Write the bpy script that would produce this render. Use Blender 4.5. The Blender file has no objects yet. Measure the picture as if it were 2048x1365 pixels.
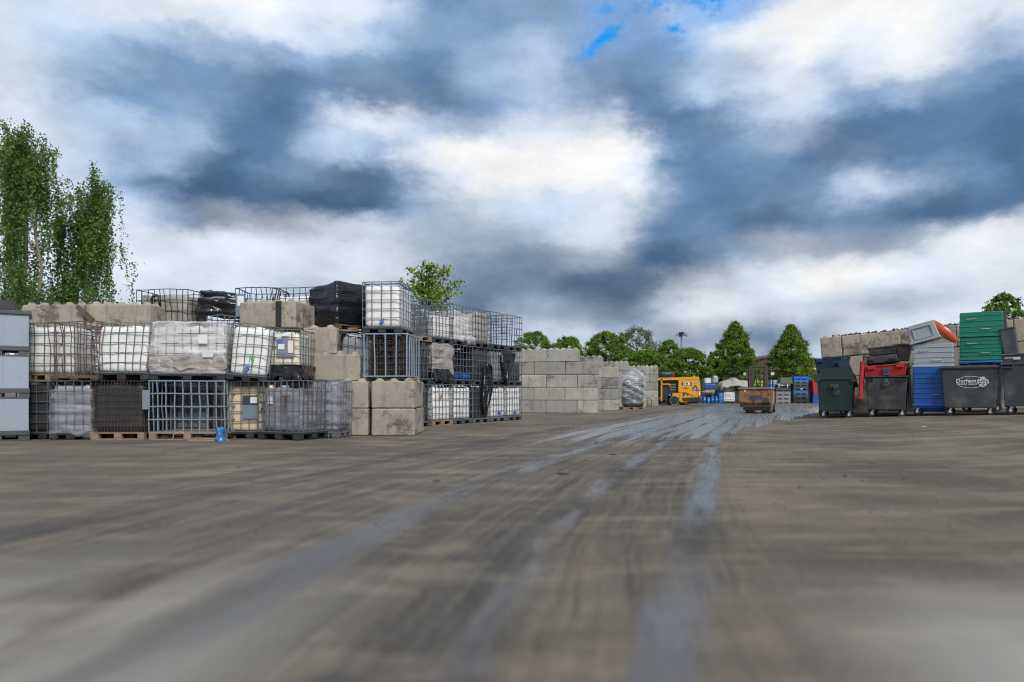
import bpy, bmesh, math, random
import numpy as np
from mathutils import Vector, Matrix, Euler, noise
random.seed(7); np.random.seed(7)
R = math.radians
F = 1422.0; CX = 1024.0; HY = 785.0; CH = 0.9      # focal length (px of the 2048 photo), horizon row, eye height
def WX(px, Y): return (px - CX) / F * Y
def WZ(py, Y): return CH - (py - HY) / F * Y

scene = bpy.context.scene
col = scene.collection
# ------------------------------------------------------------------ camera
cd = bpy.data.cameras.new('camera'); cam = bpy.data.objects.new('camera', cd); col.objects.link(cam)
cam.location = (0, 0, CH); cam.rotation_euler = (R(90), 0, 0)
cd.sensor_width = 36; cd.lens = F / 2048 * 36; cd.shift_y = (HY - 682.5) / 2048
cd.clip_start = 0.05; cd.clip_end = 5000
cd.dof.use_dof = True; cd.dof.focus_distance = 18.5; cd.dof.aperture_fstop = 0.62
scene.camera = cam
scene.view_settings.view_transform = 'Standard'; scene.view_settings.look = 'None'
scene.view_settings.exposure = 0.45; scene.view_settings.gamma = 1
scene.view_settings.use_curve_mapping = False
scene.render.engine = 'CYCLES'
scene.cycles.use_denoising = True; scene.cycles.filter_width = 1.05
scene.cycles.max_bounces = 6; scene.cycles.transparent_max_bounces = 16
# ------------------------------------------------------------------ sky
def lin(c): return tuple(((x/255)/12.92 if x/255 <= 0.04045 else ((x/255+0.055)/1.055)**2.4) for x in c)
PAL = dict(W=(252,252,253), w=(215,224,236), L=(177,198,222), M=(140,169,204), m=(117,150,190), D=(94,130,172), d=(75,107,145),
           K=(62,92,124), B=(118,168,228), G=(196,206,218), h=(152,172,192), k=(102,128,156), j=(76,104,132))
ROWS = ["GLwwwwWWWwwwLmmMMMMBMLBBLwWWWWWww",
        "GLLLLLLLwwLwLMMmmMMBmBLwWWWwWWLLL",
        "GLLMMMmMMMMMMmDLMwmMmMLLwWLwWwMMm",
        "wLMmmmmmDDmDDDDMMLmDDmLLwLMMLMmmD",
        "wGLLLMLmDDmwwLmDMwMwDDDMLwmDDDDDD",
        "GGLLMLMdDDLLMwWWWWWWWMDmDDdDDmDDd",
        "wwLLmdddDMDddmwWWWWWwmDDMmMwLMmmD",
        "wwwwLmKKdKKddMhGLLLwhmDmDkMmDddDk",
        "wwwwwGwwwGwwwGhhhhwGDDMDkdDkhwWWW",
        "wwwwwwGwwwGwGGhkkkkkKKkhwWWWwwwwG",
        "GGGGGGGGhhhGGhkkhkjjkwWwGwGGhhGGw",
        "GGGGGGGGGGhhhhkkGhGhhkhkkhhGwwwww",
        "wGGGGGGGGGGGGGGGwGGGwGGGkhGwwwwww",
        "wwwwGGGGGGGGGGGGwGGGwGGGGGwwwwwww"]
G = np.array([[lin(PAL[ch]) for ch in r] for r in ROWS])      # rows y=0..780 step 60, columns x=0..2048 step 64
_l = G.mean(axis=2, keepdims=True); G = np.clip(G*(1.04+0.16*(_l-0.45)/0.45), 0.02, 1.1)
def samp(px, py):
    fx = min(max(px/64.0, 0), 31.999); fy = min(max(py/60.0, 0), 12.999)
    i, j = int(fx), int(fy); a, b = fx-i, fy-j
    return (1-b)*((1-a)*G[j, i]+a*G[j, i+1]) + b*((1-a)*G[j+1, i]+a*G[j+1, i+1])
world = bpy.data.worlds.new('World'); scene.world = world; world.use_nodes = True
nt = world.node_tree; N = nt.nodes; LK = nt.links
for n in list(N): N.remove(n)
def nd(t, **k):
    n = N.new(t)
    for a, b in k.items(): setattr(n, a, b)
    return n
def mth(op, a, b=None, c=None, clamp=False):
    n = nd('ShaderNodeMath', operation=op); n.use_clamp = clamp
    for i, v in enumerate((a, b, c)):
        if v is None: continue
        if isinstance(v, (int, float)): n.inputs[i].default_value = v
        else: LK.new(v, n.inputs[i])
    return n.outputs[0]
tc = nd('ShaderNodeTexCoord'); sep0 = nd('ShaderNodeSeparateXYZ'); LK.new(tc.outputs['Generated'], sep0.inputs[0])
mp = nd('ShaderNodeMapping'); mp.inputs['Scale'].default_value = (1, 1, 1.9); LK.new(tc.outputs['Generated'], mp.inputs[0])
def noi(scale, detail, rough=0.55, src=None):
    n = nd('ShaderNodeTexNoise'); n.inputs['Scale'].default_value = scale; n.inputs['Detail'].default_value = detail
    n.inputs['Roughness'].default_value = rough
    LK.new(src or mp.outputs[0], n.inputs['Vector']); return n
n1 = noi(5.5, 5, 0.6); n2 = noi(17, 8, 0.66); n3 = noi(9, 8, 0.62)
s1 = nd('ShaderNodeSeparateXYZ'); LK.new(n1.outputs['Color'], s1.inputs[0])
s2 = nd('ShaderNodeSeparateXYZ'); LK.new(n2.outputs['Color'], s2.inputs[0])
def warp(i, a1, a2): return mth('ADD', mth('MULTIPLY', mth('SUBTRACT', s1.outputs[i], 0.5), a1), mth('MULTIPLY', mth('SUBTRACT', s2.outputs[i], 0.5), a2))
AZ = mth('ARCTAN2', sep0.outputs[0], sep0.outputs[1])
hyp = mth('SQRT', mth('ADD', mth('MULTIPLY', sep0.outputs[0], sep0.outputs[0]), mth('MULTIPLY', sep0.outputs[1], sep0.outputs[1])))
EL = mth('DIVIDE', sep0.outputs[2], mth('MAXIMUM', hyp, 0.02))
azw = mth('ADD', AZ, warp(0, 0.13, 0.085))
elw = mth('ADD', EL, mth('MULTIPLY', warp(1, 0.085, 0.065), mth('ADD', 0.35, mth('MULTIPLY', mth('MINIMUM', mth('ABSOLUTE', EL), 0.5), 1.4))))
AM = math.atan(1024/F); EM = 0.56
afac = mth('PINGPONG', mth('DIVIDE', mth('ADD', azw, AM), 2*AM), 1.0)
efac = mth('PINGPONG', elw, EM)
NR = 16; prev = None; NS = 32
for r in range(NR):
    e = EM*r/(NR-1)
    rp = nd('ShaderNodeValToRGB'); cr = rp.color_ramp; cr.interpolation = 'B_SPLINE'
    while len(cr.elements) < NS: cr.elements.new(0.5)
    for s in range(NS):
        f = s/(NS-1); a = -AM + 2*AM*f
        c = samp(CX+F*math.tan(a), HY - F*e/math.cos(a))
        el = cr.elements[s]; el.position = f; el.color = (c[0], c[1], c[2], 1)
    LK.new(afac, rp.inputs[0])
    if prev is None: prev = rp.outputs[0]
    else:
        mr = nd('ShaderNodeMapRange', interpolation_type='SMOOTHSTEP'); LK.new(efac, mr.inputs[0])
        mr.inputs[1].default_value = EM*(r-1)/(NR-1); mr.inputs[2].default_value = e
        mx = nd('ShaderNodeMix', data_type='RGBA'); LK.new(mr.outputs[0], mx.inputs[0])
        LK.new(prev, mx.inputs[6]); LK.new(rp.outputs[0], mx.inputs[7]); prev = mx.outputs[2]
# soft cloud texture on top
n5 = noi(26, 9, 0.68)
mod = mth('ADD', 1.0, mth('ADD', mth('MULTIPLY', mth('SUBTRACT', n3.outputs[0], 0.5), 0.75), mth('MULTIPLY', mth('SUBTRACT', n5.outputs[0], 0.5), 0.24)))
vm0 = nd('ShaderNodeVectorMath', operation='SCALE'); LK.new(prev, vm0.inputs[0]); LK.new(mod, vm0.inputs['Scale'])
dt = nd('ShaderNodeVectorMath', operation='DOT_PRODUCT'); LK.new(vm0.outputs[0], dt.inputs[0]); dt.inputs[1].default_value = (0.3, 0.5, 0.2)
lum = mth('MAXIMUM', dt.outputs['Value'], 0.02)
sc_ = nd('ShaderNodeMapRange', interpolation_type='SMOOTHSTEP'); LK.new(lum, sc_.inputs[0])
for _i, _v in zip((1, 2, 3, 4), (0.10, 0.82, 0.09, 0.86)): sc_.inputs[_i].default_value = _v
lum2 = mth('ADD', mth('MULTIPLY', lum, 0.68), mth('MULTIPLY', sc_.outputs[0], 0.32))
vm = nd('ShaderNodeVectorMath', operation='SCALE'); LK.new(vm0.outputs[0], vm.inputs[0]); LK.new(mth('DIVIDE', lum2, lum), vm.inputs['Scale'])
# breaks of clear sky in the cloud
nish = nd('ShaderNodeTexSky', sky_type='NISHITA'); nish.sun_disc = False
nish.sun_elevation = R(52); nish.sun_rotation = R(35)
vb = nd('ShaderNodeVectorMath', operation='MULTIPLY'); LK.new(nish.outputs[0], vb.inputs[0]); vb.inputs[1].default_value = (0.010, 0.16, 0.26)
def gap(px, py, wa, we, rot):
    u = (px-CX)/F; a0 = math.atan(u); e0 = (HY-py)/F*math.cos(a0)
    da = mth('SUBTRACT', AZ, a0); de = mth('SUBTRACT', EL, e0)
    p = mth('DIVIDE', mth('ADD', mth('MULTIPLY', da, math.cos(rot)), mth('MULTIPLY', de, math.sin(rot))), wa)
    q = mth('DIVIDE', mth('SUBTRACT', mth('MULTIPLY', de, math.cos(rot)), mth('MULTIPLY', da, math.sin(rot))), we)
    return mth('EXPONENT', mth('MULTIPLY', mth('ADD', mth('MULTIPLY', p, p), mth('MULTIPLY', q, q)), -1.0))
g = mth('MAXIMUM', gap(1212, 75, 0.050, 0.016, R(38)), mth('MULTIPLY', gap(1350, 62, 0.030, 0.011, R(-15)), 0.9))
g = mth('MAXIMUM', g, mth('MULTIPLY', gap(1420, -10, 0.16, 0.03, 0.0), 0.72))
n4 = noi(38, 7, 0.7)
gf = nd('ShaderNodeMapRange', interpolation_type='SMOOTHSTEP'); LK.new(mth('ADD', g, mth('MULTIPLY', mth('SUBTRACT', n4.outputs[0], 0.5), 2.2)), gf.inputs[0])
gf.inputs[1].default_value = 0.32; gf.inputs[2].default_value = 1.05
mxg = nd('ShaderNodeMix', data_type='RGBA'); LK.new(gf.outputs[0], mxg.inputs[0]); LK.new(vm.outputs[0], mxg.inputs[6]); LK.new(vb.outputs[0], mxg.inputs[7])
bg = nd('ShaderNodeBackground'); LK.new(mxg.outputs[2], bg.inputs[0]); bg.inputs[1].default_value = 0.72
wo = nd('ShaderNodeOutputWorld'); LK.new(bg.outputs[0], wo.inputs[0])
# ------------------------------------------------------------------ sun behind cloud
sd = bpy.data.lights.new('sun', 'SUN'); sd.energy = 2.1; sd.angle = R(20); sd.color = (1, 0.96, 0.9)
sun = bpy.data.objects.new('sun', sd); col.objects.link(sun)
_az, _el = R(155), R(40)       # sun high, a little behind the camera
sv = Vector((math.sin(_az)*math.cos(_el), math.cos(_az)*math.cos(_el), math.sin(_el)))
sun.rotation_euler = sv.to_track_quat('Z', 'Y').to_euler(); sun.location = (0, 0, 30)
nish.sun_elevation = _el; nish.sun_rotation = _az

# ------------------------------------------------------------------ materials
class MT:
    def __init__(s, name):
        s.m = bpy.data.materials.new(name); s.m.use_nodes = True; s.t = s.m.node_tree
        for n in list(s.t.nodes): s.t.nodes.remove(n)
        s.out = s.t.nodes.new('ShaderNodeOutputMaterial'); s.p = s.t.nodes.new('ShaderNodeBsdfPrincipled')
        s.t.links.new(s.p.outputs[0], s.out.inputs[0])
        s.tc = s.t.nodes.new('ShaderNodeTexCoord'); s.oi = s.t.nodes.new('ShaderNodeObjectInfo')
    def n(s, t, **k):
        x = s.t.nodes.new(t)
        for a, b in k.items(): setattr(x, a, b)
        return x
    def l(s, a, b): s.t.links.new(a, b)
    def math(s, op, a, b=None, clamp=False):
        n = s.n('ShaderNodeMath', operation=op); n.use_clamp = clamp
        for i, v in enumerate((a, b)):
            if v is None: continue
            if isinstance(v, (int, float)): n.inputs[i].default_value = v
            else: s.l(v, n.inputs[i])
        return n.outputs[0]
    def coord(s, scale=(1, 1, 1), rand=True, src=None):
        m = s.n('ShaderNodeMapping'); m.inputs['Scale'].default_value = scale
        s.l(src or s.tc.outputs['Object'], m.inputs[0])
        if rand:
            c = s.n('ShaderNodeCombineXYZ'); v = s.math('MULTIPLY', s.oi.outputs['Random'], 37.0)
            for i in range(3): s.l(v, c.inputs[i])
            s.l(c.outputs[0], m.inputs['Location'])
        return m.outputs[0]
    def noise(s, vec, scale=3, detail=4, rough=0.6):
        n = s.n('ShaderNodeTexNoise'); n.inputs['Scale'].default_value = scale; n.inputs['Detail'].default_value = detail
        n.inputs['Roughness'].default_value = rough; s.l(vec, n.inputs['Vector']); return n.outputs[0]
    def rng(s, v, a, b, c=0.0, d=1.0):
        n = s.n('ShaderNodeMapRange', interpolation_type='SMOOTHSTEP'); s.l(v, n.inputs[0])
        for i, x in zip((1, 2, 3, 4), (a, b, c, d)): n.inputs[i].default_value = x
        return n.outputs[0]
    def mix(s, f, a, b, blend='MIX'):
        n = s.n('ShaderNodeMix', data_type='RGBA', blend_type=blend)
        for i, v in zip((0, 6, 7), (f, a, b)):
            if isinstance(v, (int, float)): n.inputs[i].default_value = v
            elif isinstance(v, tuple): n.inputs[i].default_value = (v[0], v[1], v[2], 1)
            else: s.l(v, n.inputs[i])
        return n.outputs[2]
    def bump(s, h, strength=0.4, dist=0.02):
        b = s.n('ShaderNodeBump'); b.inputs['Strength'].default_value = strength; b.inputs['Distance'].default_value = dist
        s.l(h, b.inputs['Height']); s.l(b.outputs[0], s.p.inputs['Normal'])
    def set(s, base=None, rough=0.6, metal=0.0, spec=None):
        if base is not None:
            if isinstance(base, tuple): s.p.inputs['Base Color'].default_value = (*base[:3], 1)
            else: s.l(base, s.p.inputs['Base Color'])
        if isinstance(rough, (int, float)): s.p.inputs['Roughness'].default_value = rough
        else: s.l(rough, s.p.inputs['Roughness'])
        s.p.inputs['Metallic'].default_value = metal
        if spec is not None: s.p.inputs['Specular IOR Level'].default_value = spec

def worn(name, base, dirt, amount=0.5, rough=0.55, metal=0.0, scale=3.0, streak=True, bump=0.15, spec=None, vary=0.12):
    """painted / moulded surface with grime blotches, rain streaks and a little colour drift per object"""
    m = MT(name)
    a = m.noise(m.coord((1, 1, 1)), scale, 6, 0.65)
    f = m.rng(a, 0.62-0.3*amount, 0.82)
    if streak:
        b = m.noise(m.coord((7, 7, 0.7)), scale, 5, 0.6)
        f = m.math('MAXIMUM', f, m.math('MULTIPLY', m.rng(b, 0.55, 0.85), amount))
    lo = tuple(x*(1-vary) for x in base); hi = tuple(min(1, x*(1+vary)) for x in base)
    c = m.mix(m.oi.outputs['Random'], lo, hi)
    fine = m.noise(m.coord((1, 1, 1)), scale*14, 3, 0.7)
    c = m.mix(m.rng(fine, 0.3, 0.8, 0, 0.25), c, tuple(x*0.6 for x in base))
    c = m.mix(m.math('MULTIPLY', f, min(1.0, amount+0.25)), c, dirt)
    m.set(c, m.rng(a, 0.3, 0.8, max(0.05, rough-0.12), min(1, rough+0.15)), metal, spec)
    if bump: m.bump(m.math('ADD', fine, m.math('MULTIPLY', a, 2.0)), bump, 0.01)
    return m.m
def concrete(name, a, b, dark):
    m = MT(name)
    big = m.noise(m.coord(), 1.6, 6, 0.6); fine = m.noise(m.coord(), 22, 5, 0.75); st = m.noise(m.coord((4.5, 4.5, 0.6)), 1.4, 5, 0.65)
    pit = m.n('ShaderNodeTexVoronoi'); pit.inputs['Scale'].default_value = 16; m.l(m.coord(), pit.inputs['Vector'])
    c = m.mix(m.oi.outputs['Random'], a, b)
    c = m.mix(m.rng(big, 0.38, 0.66, 0, 0.75), c, tuple(x*0.62 for x in a))
    c = m.mix(m.rng(st, 0.50, 0.72, 0, 0.6), c, dark)
    c = m.mix(m.rng(fine, 0.3, 0.75, 0.0, 0.35), c, tuple(min(1, x*1.35) for x in b))
    blot = m.noise(m.coord(), 1.15, 7, 0.72); scr = m.noise(m.coord((1, 1, 1.6)), 2.3, 3, 0.5)
    c = m.mix(m.rng(blot, 0.54, 0.64, 0, 0.8), c, tuple(x*1.05 for x in dark))
    edge_ = m.rng(m.math('ABSOLUTE', m.math('SUBTRACT', scr, 0.5)), 0.022, 0.0)
    c = m.mix(m.math('MULTIPLY', edge_, m.rng(blot, 0.48, 0.58, 0, 0.6)), c, (0.05, 0.048, 0.046))
    hol = m.rng(pit.outputs['Distance'], 0.0, 0.12, 1.0, 0.0)
    hm = m.math('MULTIPLY', hol, m.rng(m.noise(m.coord(), 4, 2), 0.50, 0.58))
    c = m.mix(m.math('MULTIPLY', hm, 0.8), c, tuple(x*0.35 for x in dark))
    m.set(c, 0.92, 0, 0.25)
    m.bump(m.math('SUBTRACT', m.math('ADD', fine, big), m.math('MULTIPLY', hm, 2.0)), 0.35, 0.01)
    return m.m
def film(name, tint, dark, lo, hi, rough=0.22, sc=1.0):
    """stretch film: partly see-through layers with creases"""
    m = MT(name)
    v = m.coord((0.9, 0.9, 6)); w = m.noise(v, 1.9*sc, 4, 0.6)
    v2 = m.coord((1.5, 1.5, 3)); w2 = m.noise(v2, 3*sc, 4, 0.6)
    c = m.mix(m.rng(w2, 0.4, 0.75), tint, dark); m.set(c, rough, 0, 0.8)
    m.bump(m.math('ADD', w, m.math('MULTIPLY', w2, 0.6)), 0.6, 0.035)
    tr = m.n('ShaderNodeBsdfTransparent'); mx = m.n('ShaderNodeMixShader')
    m.l(m.rng(w, 0.3, 0.72, lo, hi), mx.inputs[0]); m.l(tr.outputs[0], mx.inputs[1]); m.l(m.p.outputs[0], mx.inputs[2])
    m.l(mx.outputs[0], m.out.inputs[0]); return m.m
def leafm(name, a, b, c):
    m = MT(name)
    g_ = m.n('ShaderNodeNewGeometry')
    n1 = m.noise(m.coord(), 0.9, 4, 0.6); n2 = m.noise(m.coord(), 9, 2, 0.6)
    k = m.mix(m.rng(n1, 0.35, 0.65), a, b); k = m.mix(m.rng(n2, 0.5, 0.7, 0, 0.7), k, c)
    m.set(k, 0.5, 0, 0.35)
    t = m.n('ShaderNodeBsdfTranslucent'); m.l(m.mix(0.5, k, (0.10, 0.16, 0.015)), t.inputs[0])
    mx = m.n('ShaderNodeMixShader'); mx.inputs[0].default_value = 0.28
    m.l(m.p.outputs[0], mx.inputs[1]); m.l(t.outputs[0], mx.inputs[2]); m.l(mx.outputs[0], m.out.inputs[0]); return m.m

M = {}
M['galv'] = worn('galvanised_steel', (0.20, 0.215, 0.24), (0.08, 0.07, 0.06), 0.5, 0.42, 0.55, 5, False, 0.1)
M['galv_blue'] = worn('bluish_galvanised_steel', (0.34, 0.41, 0.47), (0.12, 0.12, 0.12), 0.4, 0.4, 0.5, 5, False, 0.1)
M['steel_dark'] = worn('dull_dark_steel', (0.10, 0.105, 0.115), (0.04, 0.036, 0.032), 0.5, 0.5, 0.5, 5, False, 0.1)
M['rust'] = worn('rusty_mesh', (0.075, 0.05, 0.038), (0.03, 0.022, 0.018), 0.6, 0.85, 0.1, 6)
M['rust_bar'] = worn('rusty_bar', (0.17, 0.12, 0.11), (0.12, 0.05, 0.025), 0.7, 0.7, 0.3, 4)
M['tank_white'] = worn('white_plastic_tank', (0.84, 0.83, 0.79), (0.42, 0.35, 0.27), 0.34, 0.38, 0, 2.0, True, 0.2, vary=0.03)
M['tank_cream'] = worn('yellowed_plastic_tank', (0.66, 0.55, 0.36), (0.30, 0.20, 0.10), 0.4, 0.4, 0, 2.2, True, 0.2)
M['tank_grey'] = worn('grimy_grey_tank', (0.30, 0.31, 0.33), (0.10, 0.09, 0.085), 0.5, 0.4, 0, 2.2, True, 0.2)
M['tank_dirty'] = worn('brown_stained_tank', (0.42, 0.39, 0.36), (0.13, 0.10, 0.085), 0.7, 0.5, 0, 2.6, True, 0.2)
M['tank_dark'] = worn('black_tank', (0.035, 0.038, 0.042), (0.07, 0.06, 0.05), 0.5, 0.45, 0, 2.5)
M['plastic_black'] = worn('black_plastic', (0.028, 0.030, 0.033), (0.10, 0.09, 0.075), 0.4, 0.5, 0, 3)
M['wood'] = worn('weathered_wood', (0.30, 0.21, 0.14), (0.08, 0.06, 0.045), 0.6, 0.85, 0, 4)
M['wood_dark'] = worn('dark_wet_wood', (0.10, 0.075, 0.055), (0.03, 0.025, 0.02), 0.5, 0.85, 0, 4)
M['wood_pale'] = worn('pale_sawn_wood', (0.52, 0.40, 0.25), (0.22, 0.15, 0.09), 0.5, 0.8, 0, 4)
M['conc_tan'] = concrete('tan_concrete', (0.41, 0.345, 0.27), (0.345, 0.315, 0.265), (0.10, 0.082, 0.065))
M['conc_grey'] = concrete('grey_concrete', (0.50, 0.46, 0.395), (0.23, 0.232, 0.23), (0.13, 0.122, 0.11))
M['film_clear'] = film('clear_film', (0.42, 0.42, 0.47), (0.18, 0.18, 0.20), 0.08, 0.62, 0.10, 0.8)
M['film_white'] = film('milky_film', (0.80, 0.77, 0.77), (0.58, 0.53, 0.52), 0.18, 0.80, 0.25)
M['film_dirty'] = film('dirty_film', (0.42, 0.37, 0.33), (0.22, 0.19, 0.17), 0.7, 1.0, 0.35)
M['film_bag'] = film('thin_film_hood', (0.70, 0.73, 0.78), (0.45, 0.48, 0.54), 0.02, 0.62, 0.15, 1.6)
def blackfilm():
    m = MT('black_film'); v = m.coord((1.0, 1.0, 5)); w = m.noise(v, 1.5, 4, 0.55); w2 = m.noise(m.coord(), 3.5, 4, 0.55)
    m.set(m.mix(m.rng(w2, 0.5, 0.8), (0.008, 0.009, 0.011), (0.020, 0.022, 0.026)), 0.2, 0, 0.6)
    m.bump(m.math('ADD', w, m.math('MULTIPLY', w2, 0.6)), 0.8, 0.06); return m.m
M['film_black'] = blackfilm()
M['panel_grey'] = worn('pale_grey_blue_panel', (0.31, 0.35, 0.41), (0.22, 0.24, 0.27), 0.3, 0.4, 0, 1.5, True, 0.05)
M['base_grey'] = worn('dark_grey_plastic', (0.075, 0.08, 0.088), (0.13, 0.12, 0.10), 0.4, 0.5, 0, 3)
M['paper'] = worn('white_paper', (0.75, 0.76, 0.78), (0.5, 0.45, 0.4), 0.3, 0.7, 0, 6)
M['label_blue'] = worn('blue_print', (0.05, 0.16, 0.50), (0.3, 0.3, 0.35), 0.2, 0.5, 0, 6)
M['label_grey'] = worn('grey_plate', (0.22, 0.27, 0.32), (0.10, 0.10, 0.11), 0.3, 0.4, 0.2, 5)
M['label_dark'] = worn('dark_plate', (0.04, 0.05, 0.07), (0.1, 0.1, 0.1), 0.3, 0.4, 0, 5)
M['red_ink'] = worn('red_print', (0.55, 0.10, 0.12), (0.5, 0.4, 0.4), 0.3, 0.6, 0, 9)
M['green_ink'] = worn('green_spray', (0.03, 0.45, 0.09), (0.3, 0.5, 0.3), 0.1, 0.6, 0, 9)
M['blue'] = worn('blue_plastic', (0.01, 0.10, 0.40), (0.05, 0.08, 0.16), 0.3, 0.42, 0, 3)
M['blue_mid'] = worn('faded_blue_plastic', (0.03, 0.17, 0.42), (0.10, 0.12, 0.16), 0.3, 0.45, 0, 3)
M['blue_bright'] = worn('bright_blue_plastic', (0.02, 0.13, 0.60), (0.05, 0.10, 0.25), 0.2, 0.4, 0, 3)
M['navy'] = worn('navy_plastic', (0.022, 0.040, 0.075), (0.07, 0.07, 0.075), 0.3, 0.45, 0, 3)
M['bin_green'] = worn('dark_green_plastic', (0.015, 0.032, 0.030), (0.05, 0.055, 0.045), 0.4, 0.42, 0, 2.5)
M['bin_black'] = worn('charcoal_plastic', (0.036, 0.040, 0.045), (0.14, 0.125, 0.10), 0.62, 0.45, 0, 2.5)
M['bin_grey'] = worn('slate_grey_plastic', (0.055, 0.064, 0.074), (0.15, 0.14, 0.12), 0.55, 0.45, 0, 2.5)
M['bin_red'] = worn('red_plastic', (0.50, 0.022, 0.030), (0.22, 0.03, 0.03), 0.3, 0.4, 0, 3)
M['olive'] = worn('olive_plastic', (0.07, 0.11, 0.055), (0.08, 0.08, 0.05), 0.3, 0.5, 0, 3)
M['orange'] = worn('orange_red_lid', (0.62, 0.10, 0.03), (0.25, 0.05, 0.03), 0.4, 0.35, 0, 3)
M['teal_green'] = worn('green_plastic_box', (0.012, 0.22, 0.13), (0.03, 0.14, 0.09), 0.35, 0.4, 0, 2.5)
M['light_grey'] = worn('light_grey_plastic', (0.34, 0.37, 0.41), (0.20, 0.20, 0.20), 0.35, 0.45, 0, 2.5)
M['mid_grey'] = worn('mid_grey_plastic', (0.22, 0.24, 0.27), (0.12, 0.12, 0.12), 0.35, 0.5, 0, 2.5)
M['rubber'] = worn('tyre_rubber', (0.022, 0.022, 0.023), (0.07, 0.06, 0.05), 0.5, 0.8, 0, 5)
M['castor_metal'] = worn('zinc_castor', (0.62, 0.63, 0.64), (0.25, 0.2, 0.15), 0.3, 0.35, 0.5, 5)
M['white'] = worn('white_print', (0.80, 0.80, 0.80), (0.5, 0.5, 0.5), 0.15, 0.6, 0, 6)
M['yellow'] = worn('machine_yellow', (0.66, 0.31, 0.012), (0.22, 0.12, 0.03), 0.35, 0.35, 0, 2)
M['black_metal'] = worn('black_metal', (0.018, 0.019, 0.02), (0.06, 0.05, 0.04), 0.4, 0.5, 0, 4)
M['glass_dark'] = worn('dark_window', (0.02, 0.03, 0.035), (0.08, 0.08, 0.08), 0.2, 0.08, 0, 2, False, 0)
M['skip'] = worn('rusting_skip_paint', (0.34, 0.17, 0.075), (0.055, 0.062, 0.066), 1.15, 0.6, 0.1, 1.1)
def skipmat():
    m = MT('rusting_skip_paint'); v = m.coord((1, 1, 1.3)); a = m.noise(v, 1.9, 6, 0.65); b = m.noise(v, 11, 5, 0.7); d = m.noise(m.coord((6, 6, 0.8)), 1.6, 4, 0.6)
    c = m.mix(m.rng(a, 0.44, 0.56), (0.30, 0.145, 0.06), (0.05, 0.057, 0.06)); c = m.mix(m.rng(b, 0.5, 0.75, 0, 0.6), c, (0.10, 0.055, 0.03)); c = m.mix(m.rng(d, 0.55, 0.75, 0, 0.5), c, (0.36, 0.24, 0.14))
    m.set(c, 0.62, 0.1); m.bump(b, 0.3, 0.01); return m.m
M['skip'] = skipmat()
M['skip_rim'] = worn('worn_pale_rim', (0.42, 0.38, 0.34), (0.15, 0.11, 0.09), 0.5, 0.6, 0.2, 6)
M['tarp'] = worn('grey_tarpaulin', (0.36, 0.33, 0.28), (0.16, 0.145, 0.12), 0.5, 0.7, 0, 1.6)
M['shed'] = worn('brown_cladding', (0.10, 0.062, 0.045), (0.06, 0.04, 0.03), 0.4, 0.7, 0, 0.3)
M['shed_roof'] = worn('shed_roof', (0.12, 0.085, 0.065), (0.06, 0.05, 0.04), 0.4, 0.7, 0, 0.3)
M['hivis'] = worn('high_visibility_cloth', (0.42, 0.78, 0.04), (0.25, 0.45, 0.05), 0.2, 0.7, 0, 5, False)
M['cloth_dark'] = worn('dark_cloth', (0.02, 0.022, 0.03), (0.04, 0.04, 0.04), 0.2, 0.8, 0, 5, False)
M['skin'] = worn('skin', (0.38, 0.20, 0.14), (0.30, 0.15, 0.10), 0.2, 0.55, 0, 8, False)
M['bark_birch'] = worn('pale_birch_bark', (0.30, 0.25, 0.20), (0.10, 0.08, 0.06), 0.55, 0.85, 0, 5, False)
M['bark'] = worn('brown_bark', (0.10, 0.075, 0.055), (0.05, 0.04, 0.03), 0.5, 0.9, 0, 5)
M['leaf_birch'] = leafm('birch_leaves', (0.06, 0.14, 0.025), (0.12, 0.23, 0.04), (0.22, 0.34, 0.06))
M['leaf_tree'] = leafm('dense_tree_leaves', (0.075, 0.155, 0.014), (0.15, 0.26, 0.022), (0.27, 0.36, 0.04))
M['leaf_airy'] = leafm('grey_green_leaves', (0.09, 0.13, 0.055), (0.13, 0.18, 0.07), (0.19, 0.24, 0.10))
M['leaf_bright'] = leafm('yellow_green_leaves', (0.15, 0.26, 0.03), (0.25, 0.37, 0.05), (0.30, 0.40, 0.07))
M['pebble'] = worn('dark_rubble', (0.10, 0.085, 0.085), (0.25, 0.2, 0.16), 0.5, 0.9, 0, 12)

# ------------------------------------------------------------------ building helpers
def link_mesh(name, bm, mat, parent=None, smooth=False, loc=None, rot=None):
    me = bpy.data.meshes.new(name)
    if smooth:
        for f in bm.faces: f.smooth = True
    bm.to_mesh(me); bm.free()
    return link_data(name, me, mat, parent, loc, rot)
def link_data(name, me, mat=None, parent=None, loc=None, rot=None):
    if mat is not None and not me.materials: me.materials.append(M[mat] if isinstance(mat, str) else mat)
    o = bpy.data.objects.new(name, me); col.objects.link(o)
    if parent: o.parent = parent
    if loc is not None: o.location = loc
    if rot is not None: o.rotation_euler = rot
    return o
def thing(name, label, cat, loc=(0, 0, 0), rz=0.0, group=None, rot=None):
    o = bpy.data.objects.new(name, None); o.empty_display_size = 0.1; col.objects.link(o)
    o.location = loc; o.rotation_euler = rot if rot else (0, 0, rz)
    return tag(o, label, cat, group)
def tag(o, label, cat, group=None, kind=None):
    if label: o['label'] = label
    if cat: o['category'] = cat
    if group: o['group'] = group
    if kind: o['kind'] = kind
    return o
def copy_tree(o, parent=None):
    c = o.copy(); col.objects.link(c)
    if parent: c.parent = parent
    for ch in list(o.children): copy_tree(ch, c)
    return c
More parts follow.
